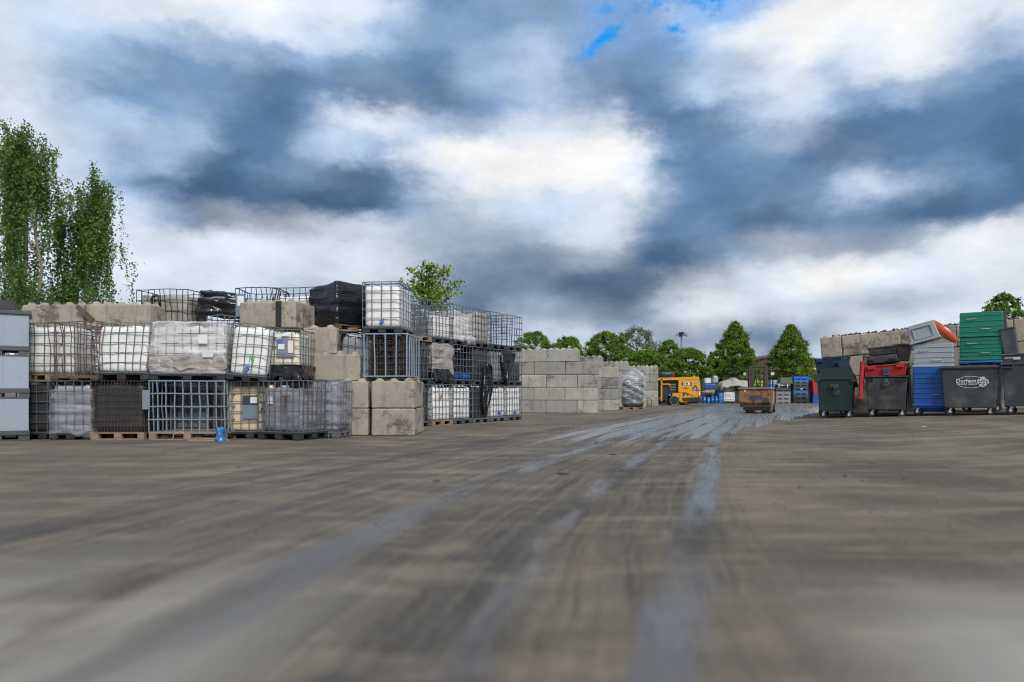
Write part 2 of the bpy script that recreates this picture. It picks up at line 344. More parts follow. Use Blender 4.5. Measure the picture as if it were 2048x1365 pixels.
def box(bm, c, s, rot=None, bev=0.0, taper=None):
    m = Matrix.Translation(c)
    if rot: m = m @ Euler(rot).to_matrix().to_4x4()
    r = bmesh.ops.create_cube(bm, size=1.0)
    vs = r['verts']
    for v in vs:
        x, y, z = v.co
        k = 1.0
        if taper is not None and z < 0: k = taper
        v.co = m @ Vector((x*s[0]*k, y*s[1]*k, z*s[2]))
    if bev:
        es = list({e for v in vs for e in v.link_edges})
        bmesh.ops.bevel(bm, geom=es, offset=bev, segments=1, affect='EDGES', profile=0.5)
    return vs
def tube(bm, pts, r, n=5, caps=True):
    pts = [Vector(p) for p in pts]; rings = []
    for i, p in enumerate(pts):
        d = (pts[min(i+1, len(pts)-1)] - pts[max(i-1, 0)])
        if d.length < 1e-6: d = Vector((0, 0, 1))
        d.normalize(); u = d.orthogonal().normalized() if i == 0 else (pu - d*pu.dot(d)).normalized()
        pu = u; w = d.cross(u); rr = r[i] if isinstance(r, (list, tuple)) else r
        rings.append([bm.verts.new(p + (u*math.cos(2*math.pi*k/n) + w*math.sin(2*math.pi*k/n))*rr) for k in range(n)])
    for a, b in zip(rings, rings[1:]):
        for k in range(n): bm.faces.new((a[k], a[(k+1) % n], b[(k+1) % n], b[k]))
    if caps: bm.faces.new(rings[0][::-1]); bm.faces.new(rings[-1])
def cyl(bm, a, b, r, n=14, r2=None): tube(bm, [a, b], [r, r if r2 is None else r2], n)
def rbox(w, d, h, r=0.06, n=12, disp=None, z0=0.0):
    """rounded box as one subdivided skin, displaced by disp(p, normal)"""
    bm = bmesh.new(); bmesh.ops.create_cube(bm, size=2.0)
    bmesh.ops.subdivide_edges(bm, edges=bm.edges[:], cuts=n, use_grid_fill=True)
    hw, hd, hh = w/2, d/2, h/2
    for v in bm.verts:
        p = v.co
        def f(t, H): # rows packed into the rounded rim
            a = abs(t)*(n+1); m = n+1; k = m-a                # k: 0 outermost row, 2 next, 4 next (for even counts)
            if k < 0.01: g_ = 1.0
            elif k < 2.01: g_ = 1-(r*0.45)/H
            elif k < 4.01: g_ = 1-r/H
            else: g_ = a/(m-4)*(1-r/H)
            return math.copysign(g_, t)*H
        q = Vector((f(p.x, hw), f(p.y, hd), f(p.z, hh)))
        c = Vector((max(-hw+r, min(hw-r, q.x)), max(-hd+r, min(hd-r, q.y)), max(-hh+r, min(hh-r, q.z))))
        dv = q-c
        if dv.length > 1e-6: q = c + dv.normalized()*r
        nrm = Vector((q.x/hw if abs(q.x) > hw-r-1e-4 else 0, q.y/hd if abs(q.y) > hd-r-1e-4 else 0, q.z/hh if abs(q.z) > hh-r-1e-4 else 0))
        if nrm.length > 0: nrm.normalize()
        q = q + Vector((0, 0, hh+z0))
        if disp: q = disp(q, nrm)
        v.co = q
    return bm
def fbm(p, o=3):
    return noise.fractal(p, 0.7, 2.0, o)
SEED = [0]
def seed():
    SEED[0] += 1; return Vector((SEED[0]*3.17, SEED[0]*1.31, SEED[0]*0.77))
def text_mesh(s, size, mat, parent, loc, rot, ext=0.004, off=0.0, name='lettering', align='CENTER', shear=0.0, space=1.0):
    cu = bpy.data.curves.new(name, 'FONT'); cu.body = s; cu.size = size; cu.extrude = ext; cu.offset = off
    cu.align_x = align; cu.align_y = 'CENTER'; cu.shear = shear; cu.space_character = space
    cu.materials.append(M[mat]); o = bpy.data.objects.new(name, cu); col.objects.link(o)
    dg = bpy.context.evaluated_depsgraph_get(); me = bpy.data.meshes.new_from_object(o.evaluated_get(dg)); bpy.data.objects.remove(o)
    me.name = name; return link_data(name, me, None if me.materials else mat, parent, loc, rot)

# ------------------------------------------------------------------ ground
def sstep(a, b, x):
    t = min(1, max(0, (x-a)/(b-a))); return t*t*(3-2*t)
def gz(X, Y):
    t = X-5.8; s = t if t > 6 else math.log1p(math.exp(2.0*t))/2.0
    z = min(0.05*s, 0.55) * (1-sstep(22, 31, Y))
    return z
def make_ground():
    xs = sorted(set([-900, -400, -200, -100, -60, -40, -30] + [i*0.75 for i in range(-34, 46)] + [40, 50, 70, 120, 250, 500, 900]))
    ys = sorted(set([-200, -60, -20, -8, -2] + [i*0.6 for i in range(0, 60)] + [38, 42, 46, 50, 56, 62, 70, 90, 130, 200, 400, 900, 2000]))
    vs = [(x, y, gz(x, y)+0.006*noise.noise(Vector((x*0.5, y*0.5, 0)))) for y in ys for x in xs]
    nx = len(xs)
    fs = [(j*nx+i, j*nx+i+1, (j+1)*nx+i+1, (j+1)*nx+i) for j in range(len(ys)-1) for i in range(nx-1)]
    me = bpy.data.meshes.new('ground'); me.from_pydata(vs, [], fs)
    for p in me.polygons: p.use_smooth = True
    m = MT('yard_surface')
    sp = m.n('ShaderNodeSeparateXYZ'); m.l(m.tc.outputs['Object'], sp.inputs[0]); X, Y = sp.outputs[0], sp.outputs[1]
    wn = m.n('ShaderNodeTexNoise'); wn.inputs['Scale'].default_value = 0.35; m.l(m.tc.outputs['Object'], wn.inputs['Vector'])
    g_ = m.math('MULTIPLY', m.math('SUBTRACT', m.math('SQRT', m.math('ADD', m.math('MULTIPLY', Y, Y), 49.0)), 7.0), 0.4)
    c = m.math('SUBTRACT', X, g_)
    c = m.math('ADD', c, m.math('MULTIPLY', m.math('SUBTRACT', wn.outputs[0], 0.5), 0.28))
    lane = m.math('MULTIPLY', m.rng(c, -6.0, -4.0, 0.25, 1.0), m.rng(c, 1.3, 0.3, 0.15, 1.0))
    def cvec(a, b):
        k = m.n('ShaderNodeCombineXYZ'); m.l(m.math('MULTIPLY', c, a), k.inputs[0]); m.l(m.math('MULTIPLY', Y, b), k.inputs[1]); return k.outputs[0]
    broad = m.noise(cvec(1.0, 0.09), 1.6, 6, 0.62); streak = m.noise(cvec(4.5, 0.3), 1.6, 6, 0.66)
    hair = m.noise(cvec(16, 0.9), 1.5, 4, 0.7); fl = m.noise(cvec(9, 0.07), 1.5, 5, 0.65)
    patch = m.noise(m.coord((1, 0.8, 1), False), 0.55, 6, 0.6); grit = m.noise(m.coord((1, 1, 1), False), 26, 5, 0.8)
    colr = m.mix(m.rng(patch, 0.36, 0.66), (0.088, 0.072, 0.056), (0.185, 0.150, 0.112))
    colr = m.mix(m.math('MULTIPLY', lane, m.rng(broad, 0.46, 0.60, 0, 0.8)), colr, (0.070, 0.064, 0.058))
    colr = m.mix(m.math('MULTIPLY', lane, m.rng(streak, 0.50, 0.64, 0, 0.85)), colr, (0.042, 0.040, 0.040))
    colr = m.mix(m.math('MULTIPLY', lane, m.rng(hair, 0.5, 0.68, 0, 0.22)), colr, (0.28, 0.245, 0.20))
    colr = m.mix(m.math('MULTIPLY', lane, m.rng(fl, 0.52, 0.62, 0, 0.38)), colr, (0.045, 0.042, 0.04))
    colr = m.mix(m.math('MULTIPLY', lane, m.rng(fl, 0.46, 0.40, 0, 0.25)), colr, (0.26, 0.215, 0.165))
    mott = m.noise(m.coord((0.7, 2.2, 1), False), 1.1, 7, 0.68)
    colr = m.mix(m.rng(mott, 0.48, 0.62, 0, 0.5), colr, (0.075, 0.068, 0.06))
    colr = m.mix(m.rng(mott, 0.5, 0.36, 0, 0.35), colr, (0.30, 0.25, 0.19))
    # pale corner haze painted into the near ground colour, left and right
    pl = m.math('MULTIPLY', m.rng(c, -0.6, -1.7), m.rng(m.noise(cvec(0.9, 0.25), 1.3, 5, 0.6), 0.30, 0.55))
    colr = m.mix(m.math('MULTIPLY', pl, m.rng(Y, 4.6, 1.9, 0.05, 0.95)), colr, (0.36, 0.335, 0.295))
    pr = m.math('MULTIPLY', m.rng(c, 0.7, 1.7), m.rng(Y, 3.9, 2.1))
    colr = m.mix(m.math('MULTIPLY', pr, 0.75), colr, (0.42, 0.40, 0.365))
    colr = m.mix(m.rng(grit, 0.35, 0.8, 0.0, 0.35), colr, (0.30, 0.27, 0.23))
    # tyre lines
    def band(x, centre, hw, soft):
        d = m.math('ABSOLUTE', m.math('SUBTRACT', x, centre)); return m.rng(d, hw+soft, hw)
    trk = m.math('ADD', m.math('SUBTRACT', X, m.math('MULTIPLY', Y, 0.3)), 0.2)
    t1 = band(m.math('ADD', trk, m.math('MULTIPLY', m.math('SUBTRACT', streak, 0.5), 0.25)), 0.0, 0.06, 0.12)
    t2 = band(trk, -0.95, 0.10, 0.12); t3 = band(c, -3.6, 0.12, 0.25); t4 = band(c, -0.27, 0.03, 0.12); t5 = band(c, -1.45, 0.06, 0.22)
    tt = m.math('MAXIMUM', m.math('MAXIMUM', t1, t2), m.math('MAXIMUM', t3, m.math('MAXIMUM', t4, t5)))
    brk = m.rng(m.noise(cvec(2.0, 0.5), 1.0, 4, 0.6), 0.34, 0.56)
    colr = m.mix(m.math('MULTIPLY', tt, m.math('MULTIPLY', brk, 0.5)), colr, (0.05, 0.05, 0.052))
    # damp: wet yard beyond, wet tyre lines nearer
    cr_ = m.math('SUBTRACT', c, m.math('MULTIPLY', m.math('SUBTRACT', Y, 15.0), 0.25))
    wet = m.math('MULTIPLY', m.math('MULTIPLY', m.rng(Y, 7.0, 17.0), m.rng(Y, 52, 40)), m.math('MULTIPLY', m.rng(c, -3.5, -2.6), m.rng(cr_, 1.4, 0.2)))
    ws = m.noise(cvec(2.4, 0.045), 1.7, 6, 0.66)
    wetf = m.rng(m.math('ADD', m.math('MULTIPLY', wet, 0.33), ws), 0.74, 0.80)
    near = m.math('MULTIPLY', m.math('MAXIMUM', m.math('MULTIPLY', t1, 0.9), m.math('MULTIPLY', m.math('MAXIMUM', t4, t5), 0.85)), m.rng(m.noise(cvec(1.2, 0.30), 1.3, 5, 0.65), 0.40, 0.60))
    near = m.math('MAXIMUM', near, m.math('MULTIPLY', t1, m.math('MULTIPLY', m.rng(Y, 4.2, 2.9), 0.7)))
    w = m.math('MAXIMUM', wetf, near, True)
    colr = m.mix(m.math('MULTIPLY', w, 0.6), colr, (0.085, 0.075, 0.066))
    base_r = m.rng(streak, 0.3, 0.7, 0.80, 0.95)
    ro = m.n('ShaderNodeMix', data_type='FLOAT'); m.l(w, ro.inputs[0]); m.l(base_r, ro.inputs[2])
    m.l(m.rng(m.noise(cvec(7, 0.35), 1.5, 4, 0.6), 0.42, 0.60, 0.22, 0.42), ro.inputs[3])
    sw = m.n('ShaderNodeMix', data_type='FLOAT'); m.l(w, sw.inputs[0]); sw.inputs[2].default_value = 0.12; sw.inputs[3].default_value = 1.0; m.l(sw.outputs[0], m.p.inputs['Specular IOR Level'])
    m.p.inputs['Coat IOR'].default_value = 1.34; m.l(m.math('MULTIPLY', w, m.rng(Y, 3, 14, 0.5, 1.0)), m.p.inputs['Coat Weight'])
    m.l(m.rng(m.noise(cvec(9, 0.5), 1.5, 4, 0.6), 0.4, 0.62, 0.22, 0.42), m.p.inputs['Coat Roughness'])
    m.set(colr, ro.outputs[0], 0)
    hb = m.math('MULTIPLY', m.math('ADD', grit, m.math('MULTIPLY', streak, 1.4)), m.math('SUBTRACT', 1.0, m.math('MULTIPLY', w, 0.985)))
    m.bump(hb, 0.5, 0.012)
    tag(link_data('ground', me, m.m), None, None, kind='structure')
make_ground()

# ------------------------------------------------------------------ concrete blocks
BH = 0.57
def block_bm(L, D, H, nubs=True, chip=0.012, along='x'):
    s = seed()
    def dsp(q, n):
        k = fbm(q*1.3+s, 2)*chip*0.35 + (noise.noise(q*14+s))*chip*0.35
        edge = 0
        e = sorted([abs(abs(q.x)-L/2), abs(abs(q.y)-D/2), min(abs(q.z), abs(q.z-H))])
        if e[1] < 0.05: edge = -max(0, noise.noise(q*3.4+s*2)-0.28)*(0.05 if chip < 0.005 else 0.14)*(1-e[1]/0.05)
        return q + n*k + n*edge
    bm = rbox(L, D, H, 0.03, 9, dsp)
    if nubs:
        nx, ny = max(1, round(L/0.3)), max(1, round(D/0.3))
        for i in range(nx):
            for j in range(ny):
                cx, cy = (i+0.5)/nx*L-L/2, (j+0.5)/ny*D-D/2
                rr = [(0.10, -0.01), (0.085, 0.03), (0.055, 0.065), (0.02, 0.075)]
                k = random.uniform(0.75, 1.1)
                tube(bm, [(cx, cy, H+z*k) for r_, z in rr], [r_ for r_, z in rr], 7)
    return bm
BLK = {}
def block_mesh(L, D, H, nubs, mat):
    key = (round(L, 2), round(D, 2), round(H, 2), nubs, mat, random.randrange(3))
    if key not in BLK:
        bm = block_bm(L, D, H, nubs, 0.0035 if mat == 'conc_grey' else 0.009); me = bpy.data.meshes.new('concrete_block')
        for f in bm.faces: f.smooth = False
        bm.to_mesh(me); bm.free(); me.materials.append(M[mat]); BLK[key] = me
    return BLK[key]
def block_wall(label, origin, rz, rows, D, H, mat, nubs_all=False, top_extra=None, cat='wall', dz=0.0):
    """rows: list (bottom up) of lists of (x0, x1); wall runs along local +x from origin"""
    w = thing('block_wall', label, cat, origin, rz)
    for k, row in enumerate(rows):
        for (x0, x1) in row:
            # nubs where nothing lies above
            top = k == len(rows)-1 or not any(a < x1-0.05 and b > x0+0.05 for a, b in rows[k+1])
            me = block_mesh(x1-x0-0.012, D, H-0.012, top, mat)
            link_data('concrete_block', me, None, w, ((x0+x1)/2 + random.uniform(-.004, .004), random.uniform(-.012, .012), k*H),
                      (0, 0, random.uniform(-.004, .004)))
    return w
def loose_block(label, X, Y, z, L, D, H, rz=0, mat='conc_tan', extra=None, group='loose concrete blocks in the heap', chip=0.014):
    o = link_mesh('concrete_block', block_bm(L, D, H, True, chip), mat, None, False, (X, Y, z), (0, 0, rz))
    return tag(o, label, 'concrete block', group)

# back wall of the left heap
x0 = WX(38, 15.0)
crosswise = [[(i*0.66, i*0.66+0.66) for i in range(0, 10)] for _ in range(4)]
top = [(0.0, 1.36), (1.40, 2.76)]
W0 = thing('block_wall', 'tan concrete block wall behind the stacked tanks, bumps along its top', 'wall', (x0, 15.35, 0), 0)
for k in range(4):
    off = 0.33*(k % 2)
    for i in range(10):
        a = i*0.66-0.33+off+0.3
        me = block_mesh(0.648, 1.33, 0.545, k == 3 and i > 3, 'conc_tan')
        link_data('concrete_block', me, None, W0, (a, 0.33, k*0.557))
for i, (a, b) in enumerate(top):
    me = block_mesh(b-a, 0.66, 0.53, True, 'conc_tan')
    link_data('concrete_block', me, None, W0, ((a+b)/2, 0.02-0.03*i, 4*0.557), (0, 0, -0.03 if i == 0 else 0.01))
bm = bmesh.new(); box(bm, (0, 0, 0), (0.09, 0.04, 0.42), (0.25, R(-44), 0))
tag(link_mesh('steel_strip', bm, 'rust_bar', None, False, (WX(168, 14.9), 14.93, WZ(627, 14.93))), 'rusty brown steel strip leaning in the gap between the top blocks', 'metal strip')

# corner blocks (A8) and the ones above
Y8 = 14.75; s8 = F/Y8
for k in range(2):
    z = k*BH
    loose_block(['bottom end-on concrete block half hidden by the film-wrapped tank', 'block above it, second layer, next to the film-wrapped tank'][k], WX(706, Y8), Y8+0.75, z, 0.62, 1.5, BH-0.008)
    loose_block(['stained bottom corner block with dark scrape marks at the heap\'s corner', 'clean-faced corner block carrying the tall empty cage'][k], WX(786, Y8), Y8+0.75, z, 0.90, 1.5, BH-0.008)
loose_block('cracked concrete block lying right of the labelled cream tank', WX(660, 14.9), 15.35, 2*BH, 1.2, 0.8, BH-0.008, R(3))
loose_block('pale block with four bumps stacked on the cracked block', WX(640, 15.0), 15.40, 3*BH, 0.72, 0.75, BH-0.01, R(-2))
b8 = loose_block('broken-cornered concrete block with a dark stripe, high beside the black bundle', WX(540, 14.75), 15.25, 2.235, 1.26, 0.9, 0.55, R(-10), chip=0.025)
bm = bmesh.new(); box(bm, (0, 0, 0), (0.125, 0.01, 0.553)); link_mesh('painted_stripe', bm, 'black_metal', b8, False, (0.26, -0.462, 0.278))

# ------------------------------------------------------------------ IBC parts
def cage_bm(w, d, h, nx=6, ny=5, nz=6, r=0.009, warp=0.02, lean=(0, 0), rim=1.3, zs=None, solid_top=True, nb=4):
    bm = bmesh.new(); s = seed()
    def P(x, y, z):
        t = z/h
        p = Vector((x, y, z)); k = 0.4+0.9*t
        wv = Vector((fbm(p*1.6+s), fbm(p*1.6+s+Vector((9, 0, 0))), 0.4*fbm(p*1.6+s+Vector((0, 9, 0)))))*warp*k
        return p + wv + Vector((lean[0]*t*t*h, lean[1]*t*t*h, 0))
    def bar(a, b, rr, seg):
        a, b = Vector(a), Vector(b); tube(bm, [P(*(a.lerp(b, i/seg))) for i in range(seg+1)], rr, 4)
    hw, hd = w/2, d/2
    for i in range(nx+1):
        x = -hw + w*i/nx
        for y in (-hd, hd): bar((x, y, 0), (x, y, h), r, nb)
    for j in range(1, ny):
        y = -hd + d*j/ny
        for x in (-hw, hw): bar((x, y, 0), (x, y, h), r, nb)
    for k in range(nz+1):
        z = h*k/nz if zs is None else zs[k]
        rr = r*rim if k in (0, nz) else r
        e = 0.012 if k not in (0, nz) else 0
        for y in (-hd-e, hd+e): bar((-hw-e, y, z), (hw+e, y, z), rr, 6)
        for x in (-hw-e, hw+e): bar((x, -hd-e, z), (x, hd+e, z), rr, 5)
    return bm
def tank_bm(w, d, h, bulge=0.012, lean=(0, 0), dent=0.012, nx=6):
    s = seed()
    def dsp(q, n):
        k = bulge*(abs(math.sin(math.pi*(q.x/w+0.5)*nx))**0.6 * abs(n.y) + abs(math.sin(math.pi*(q.y/d+0.5)*5))**0.6*abs(n.x))
        k += dent*fbm(q*2+s)
        t = q.z/h
        if n.z > 0.7: q = q + Vector((0, 0, -0.02+0.03*fbm(q*2.5+s)))
        return q + n*k + Vector((lean[0]*t*t*h, lean[1]*t*t*h, 0))
    bm = rbox(w, d, h, 0.09, 20, dsp)
    cyl(bm, (lean[0]*h, lean[1]*h, h-0.03), (lean[0]*h, lean[1]*h, h+0.035), 0.09, 12)
    return bm
PLANK = None; FOOT = None
def pallet(parent, w, d, h, kind, broken=False):
    global PLANK, FOOT
    if kind == 'wood':
        p = bpy.data.objects.new('pallet', None); p.empty_display_size = 0.1; col.objects.link(p); p.parent = parent
        if FOOT is None:
            b2 = bmesh.new(); box(b2, (0, 0, 0), (0.14, 0.10, 1), None, 0); FOOT = bpy.data.meshes.new('pallet_foot'); b2.to_mesh(FOOT); b2.free(); FOOT.materials.append(M['wood'])
        for x in (-1, 0, 1):
            for y in (-1, 0, 1):
                o = link_data('pallet_foot', FOOT, None, p, (x*(w/2-0.07), y*(d/2-0.05), h*0.5), (0, 0, random.uniform(-.08, .08))); o.scale = (random.uniform(.85, 1.15), 1, h-0.044)
        if PLANK is None:
            b2 = bmesh.new(); box(b2, (0, 0, 0), (1, 0.11, 0.021)); PLANK = bpy.data.meshes.new('plank'); b2.to_mesh(PLANK); b2.free(); PLANK.materials.append(M['wood'])
        for j in range(6):
            o = link_data('plank', PLANK, None, p, (random.uniform(-.01, .01), -d/2+0.055+(d-0.11)*j/5, h-0.011), (0, 0, random.uniform(-.012, .012))); o.scale = (w, 1, 1)
        for j in range(3):
            o = link_data('plank', PLANK, None, p, (0, -d/2+0.055+(d-0.11)*j/2, 0.0108), (0, 0, random.uniform(-.01, .01))); o.scale = (w, 0.9, 1)
        return p
    bm = bmesh.new(); b = 0.006
    box(bm, (0, 0, h-0.02), (w, d, 0.04), None, b)
    for x in (-1, 0, 1):
        for y in (-1, 0, 1): box(bm, (x*(w/2-0.08), y*(d/2-0.07), h/2-0.01), (0.16, 0.14, h-0.06), None, b)
        box(bm, (x*(w/2-0.08), 0, 0.012), (0.13, d-0.02, 0.02), None, 0)
    return link_mesh('pallet', bm, {'black': 'plastic_black', 'steel': 'galv', 'grey': 'base_grey', 'dwood': 'wood_dark'}[kind], parent)
def plate(parent, x, z, w, h, y, mat, name='label_sheet', rot=0.0, label=None):
    bm = bmesh.new(); box(bm, (0, 0, 0), (w, 0.006, h))
    o = link_mesh(name, bm, mat, parent, False, (x, y, z), (0, rot, 0))
    return o
def wrap_bm(w, d, h, z0, wr=0.03, drape=0.0, n=16, lean=(0, 0)):
    s = seed()
    def dsp(q, nn):
        t = (q.z-z0)/h
        k = wr*(0.6*fbm(Vector((q.x*1.5, q.y*1.5, q.z*7))+s, 4) + 0.7*fbm(q*2.5+s))
        if t < 0.15: k += drape*max(0, noise.noise(q*6+s))
        return q + nn*k + Vector((lean[0]*t*h, lean[1]*t*h, 0))
    return rbox(w, d, h, 0.05, n, dsp, z0)
def ragged_bm(w, d, h, z0, n=26, layers=2):
    """torn film hanging round a base"""
    bm = bmesh.new(); s = seed(); per = []
    hw, hd = w/2, d/2
    for L in range(layers):
        pts = []
        N_ = n*4
        for i in range(N_):
            t = i/N_*4; k = int(t); f = t-k
            pts.append([(-hw+w*f, -hd), (hw, -hd+d*f), (hw-w*f, hd), (-hw, hd-d*f)][k])
        rows = []
        for j in range(5):
            row = []
            for i, (x, y) in enumerate(pts):
                c = Vector((x, y, j*0.2))
                o = 1.0 + 0.05*fbm(c*5+s+Vector((L*5, 0, 0))) + 0.04*noise.noise(c*14+s)
                z = z0+h*(1-j/4) + (0 if j == 0 else h*0.5*noise.noise(Vector((x*5, y*5, L))+s)*(j/4))
                row.append(bm.verts.new((x*o*(1+0.01*L), y*o*(1+0.01*L), max(z, 0.003+z0-h*0.35))))
            rows.append(row)
        for a, b in zip(rows, rows[1:]):
            for i in range(N_):
                j = (i+1) % N_; bm.faces.new((a[i], a[j], b[j], b[i]))
    return bm

def ibc(label, px, Y, z, w=1.0, d=1.0, h=1.12, rz=0.0, tank='tank_white', cage='galv', pal='black', ph=0.13, nx=5, ny=5, nz=5, r=0.0095,
        warp=0.02, lean=(0, 0), wrap=None, wrap_h=None, tilt=(0, 0), labels=(), group='intermediate bulk containers', tank_h=None, valve=False,
        ragged=None, drape=0.0, world_x=None, centre=False, name='bulk_container', cat='bulk container', rim=1.3, wr=0.03, dd=None):
    """px is the photo column of the middle of the near face, Y its distance"""
    yc = Y if centre else Y + d/2
    X = world_x if world_x is not None else WX(px, Y)
    t = thing(name, label, cat, (X, yc, z), rz, group, rot=(tilt[0], tilt[1], rz))
    if pal: pallet(t, w, d, ph, pal)
    else: ph = 0.0
    ch = h-ph
    if cage:
        o = link_mesh('cage', cage_bm(w-0.02, d-0.02, ch-0.015, nx, ny, nz, r, warp, lean, rim), cage, t); o.location = (0, 0, ph+0.008)
    if tank:
        th = tank_h or ch-0.07
        o = link_mesh('tank', tank_bm(w-0.09, d-0.09, th, 0.008, lean, nx=nx), tank, t, True); o.location = (0, 0, ph+0.01)
    if valve:
        bm = bmesh.new(); cyl(bm, (0, 0, 0), (0, -0.08, 0), 0.035, 10); cyl(bm, (0, -0.08, -0.02), (0, -0.09, -0.05), 0.03, 10); box(bm, (0.03, -0.07, 0.04), (0.09, 0.015, 0.018), (0, 0.3, 0))
        link_mesh('valve', bm, 'label_blue', t, False, (0, -d/2+0.055, ph+0.13))
    if wrap:
        wh = wrap_h or (0.0, ch+0.01)
        o = link_mesh('stretch_film', wrap_bm(w+0.03, d+0.03, wh[1]-wh[0], ph+wh[0], wr, drape, lean=lean), wrap, t, True)
    if ragged:
        link_mesh('torn_film', ragged_bm(w+0.04, d+0.04, ragged[1], ph+ragged[2]), ragged[0], t, True)
    for L in labels:
        plate(t, L[0], L[1], L[2], L[3], -d/2-(0.0 if len(L) < 6 else L[5])-0.004, L[4])
    return t

T1, T2 = 1.12, 1.12
GA = 'tanks and cages in the front row of the heap'
# ---- bottom tier
ibc('dark tank in a grey cage, ground level, partly behind the grey panel boxes', 84, 13.6, 0, 1.0, 1.0, tank='tank_dark', pal='black', group=GA, nx=5)
ibc('low film-wrapped dark load in clear creased film on the ground', 140, 13.45, 0, 0.80, 0.95, tank='tank_grey', cage='galv', wrap='film_clear', wrap_h=(-0.04, 0.84), group=GA, nx=5, drape=0.2, wr=0.045)
ibc('rust-brown fine mesh cage holding a dark tank on a wooden pallet', 235, 13.45, 0, 1.02, 1.0, tank='tank_dark', cage='rust', pal='wood', ph=0.14, nx=16, ny=12, nz=8, r=0.006, group=GA)
t = ibc('empty open bluish steel cage with a blue bag at its foot', 374, 13.35, 0, 1.44, 1.05, tank=None, cage='galv_blue', pal='wood', ph=0.14, nx=9, ny=6, nz=4, r=0.0145, warp=0.03, group=GA, rim=1.1)
bm = bmesh.new(); box(bm, (0, 0, 0), (0.14, 0.01, 0.36)); link_mesh('plate', bm, 'label_grey', t, False, (-0.76, -0.54, 0.76))
ibc('grimy grey tank in the shadow behind the open bluish cage', 365, 14.48, 0, 1.1, 0.9, tank='tank_grey', cage='steel_dark', pal='black', group='tanks behind the front row')
t = ibc('yellowed cream tank with a dark plate and white slip, bottom row', 499, 13.75, 0, 0.98, 0.9, tank='tank_cream', cage='galv', pal='black', nx=6, nz=5, group=GA)
plate(t, 0.02, 0.74, 0.30, 0.20, -0.462, 'label_dark', 'plate'); plate(t, 0.02, 0.52, 0.30, 0.26, -0.463, 'label_grey', 'plate'); plate(t, 0.09, 0.75, 0.13, 0.12, -0.47, 'paper')
bm = bmesh.new(); tube(bm, [(0.16, -0.47, 1.12), (0.17, -0.49, 0.9), (0.25, -0.48, 0.75), (0.26, -0.49, 0.6)], 0.006, 5); cyl(bm, (0.26, -0.49, 0.6), (0.26, -0.49, 0.55), 0.03, 8); link_mesh('cable', bm, 'wood_dark', t)
t = ibc('half-empty cage set askew on a black pallet, grey tank and clear film inside', 574, 13.3, 0, 1.0, 0.9, rz=R(-24), tank=None, cage='galv', pal='black', ph=0.15, nx=7, ny=7, nz=5, r=0.010, group=GA)
link_mesh('tank', tank_bm(0.40, 0.7, 0.84), 'tank_grey', t, True, (-0.24, 0.0, 0.16)); link_mesh('stretch_film', wrap_bm(0.5, 0.74, 0.8, 0.17, 0.03), 'film_clear', t, True, (0.2, 0.02, 0))
plate(t, -0.25, 0.75, 0.12, 0.14, -0.38, 'paper'); bm = bmesh.new(); box(bm, (0, 0, 0.1), (0.035, 0.02, 0.24)); box(bm, (0, 0, 0.22), (0.2, 0.02, 0.03)); link_mesh('tap_handle', bm, 'rust_bar', t, False, (0.22, -0.5, 0.6))
ibc('clear-wrapped shiny tank on a light steel pallet, bottom row beside blocks', 656, 13.9, 0.0, 0.55, 0.7, rz=R(-8), tank='tank_grey', cage='galv', pal='steel', wrap='film_clear', wrap_h=(0.12, 1.0), group=GA, nx=4, wr=0.018)
ibc('steel cage left on the pallet boards beside the blue bag', 440, 14.9, 0, 0.9, 0.9, tank='tank_cream', cage='steel_dark', pal='wood', group='tanks behind the front row')
# blue bag
def crumple(w, d, h, amp, n=9, r=0.05):
    s = seed(); return rbox(w, d, h, r, n, lambda q, nn: q + nn*amp*(fbm(q*9+s)+0.5*noise.noise(q*22+s)) if q.z > 0.01 else q)
def bagshape():
    s = seed()
    def f(q, nn):
        t = q.z/0.27; k = 1.0-0.55*t; return Vector((q.x*k, q.y*k, q.z)) + nn*0.05*fbm(q*9+s)
    return rbox(0.19, 0.18, 0.25, 0.05, 8, f)
tag(link_mesh('blue_bag', bagshape(), 'blue_mid', None, True, (WX(440, 13.1), 13.12, 0)), 'crumpled bright blue plastic bag beside the pallet', 'bag')
# loose timber by that pallet
for i, (px, ln, a, zz) in enumerate([(420, 0.7, 12, 0.012), (415, 0.55, -6, 0.04)]):
    bm = bmesh.new(); box(bm, (0, 0, 0), (ln, 0.1, 0.024), (0, 0, R(a)))
    tag(link_mesh('broken_board', bm, 'wood', None, False, (WX(px, 13.2), 13.18+0.03*i, zz)), ['broken pale board lying flat on the ground by the blue bag', 'split board lying on top of the flat one by the blue bag'][i], 'board')
bm = bmesh.new(); tube(bm, [(-0.05, 0, 0.01), (-0.04, 0, 0.1), (0.02, 0, 0.15), (0.1, 0, 0.16), (0.16, 0.0, 0.13)], 0.008, 5)
tag(link_mesh('cord', bm, 'wood_pale', None, False, (WX(350, 13.25), 13.27, 0)), 'pale loop of cord hanging in front of the wooden pallet', 'cord')

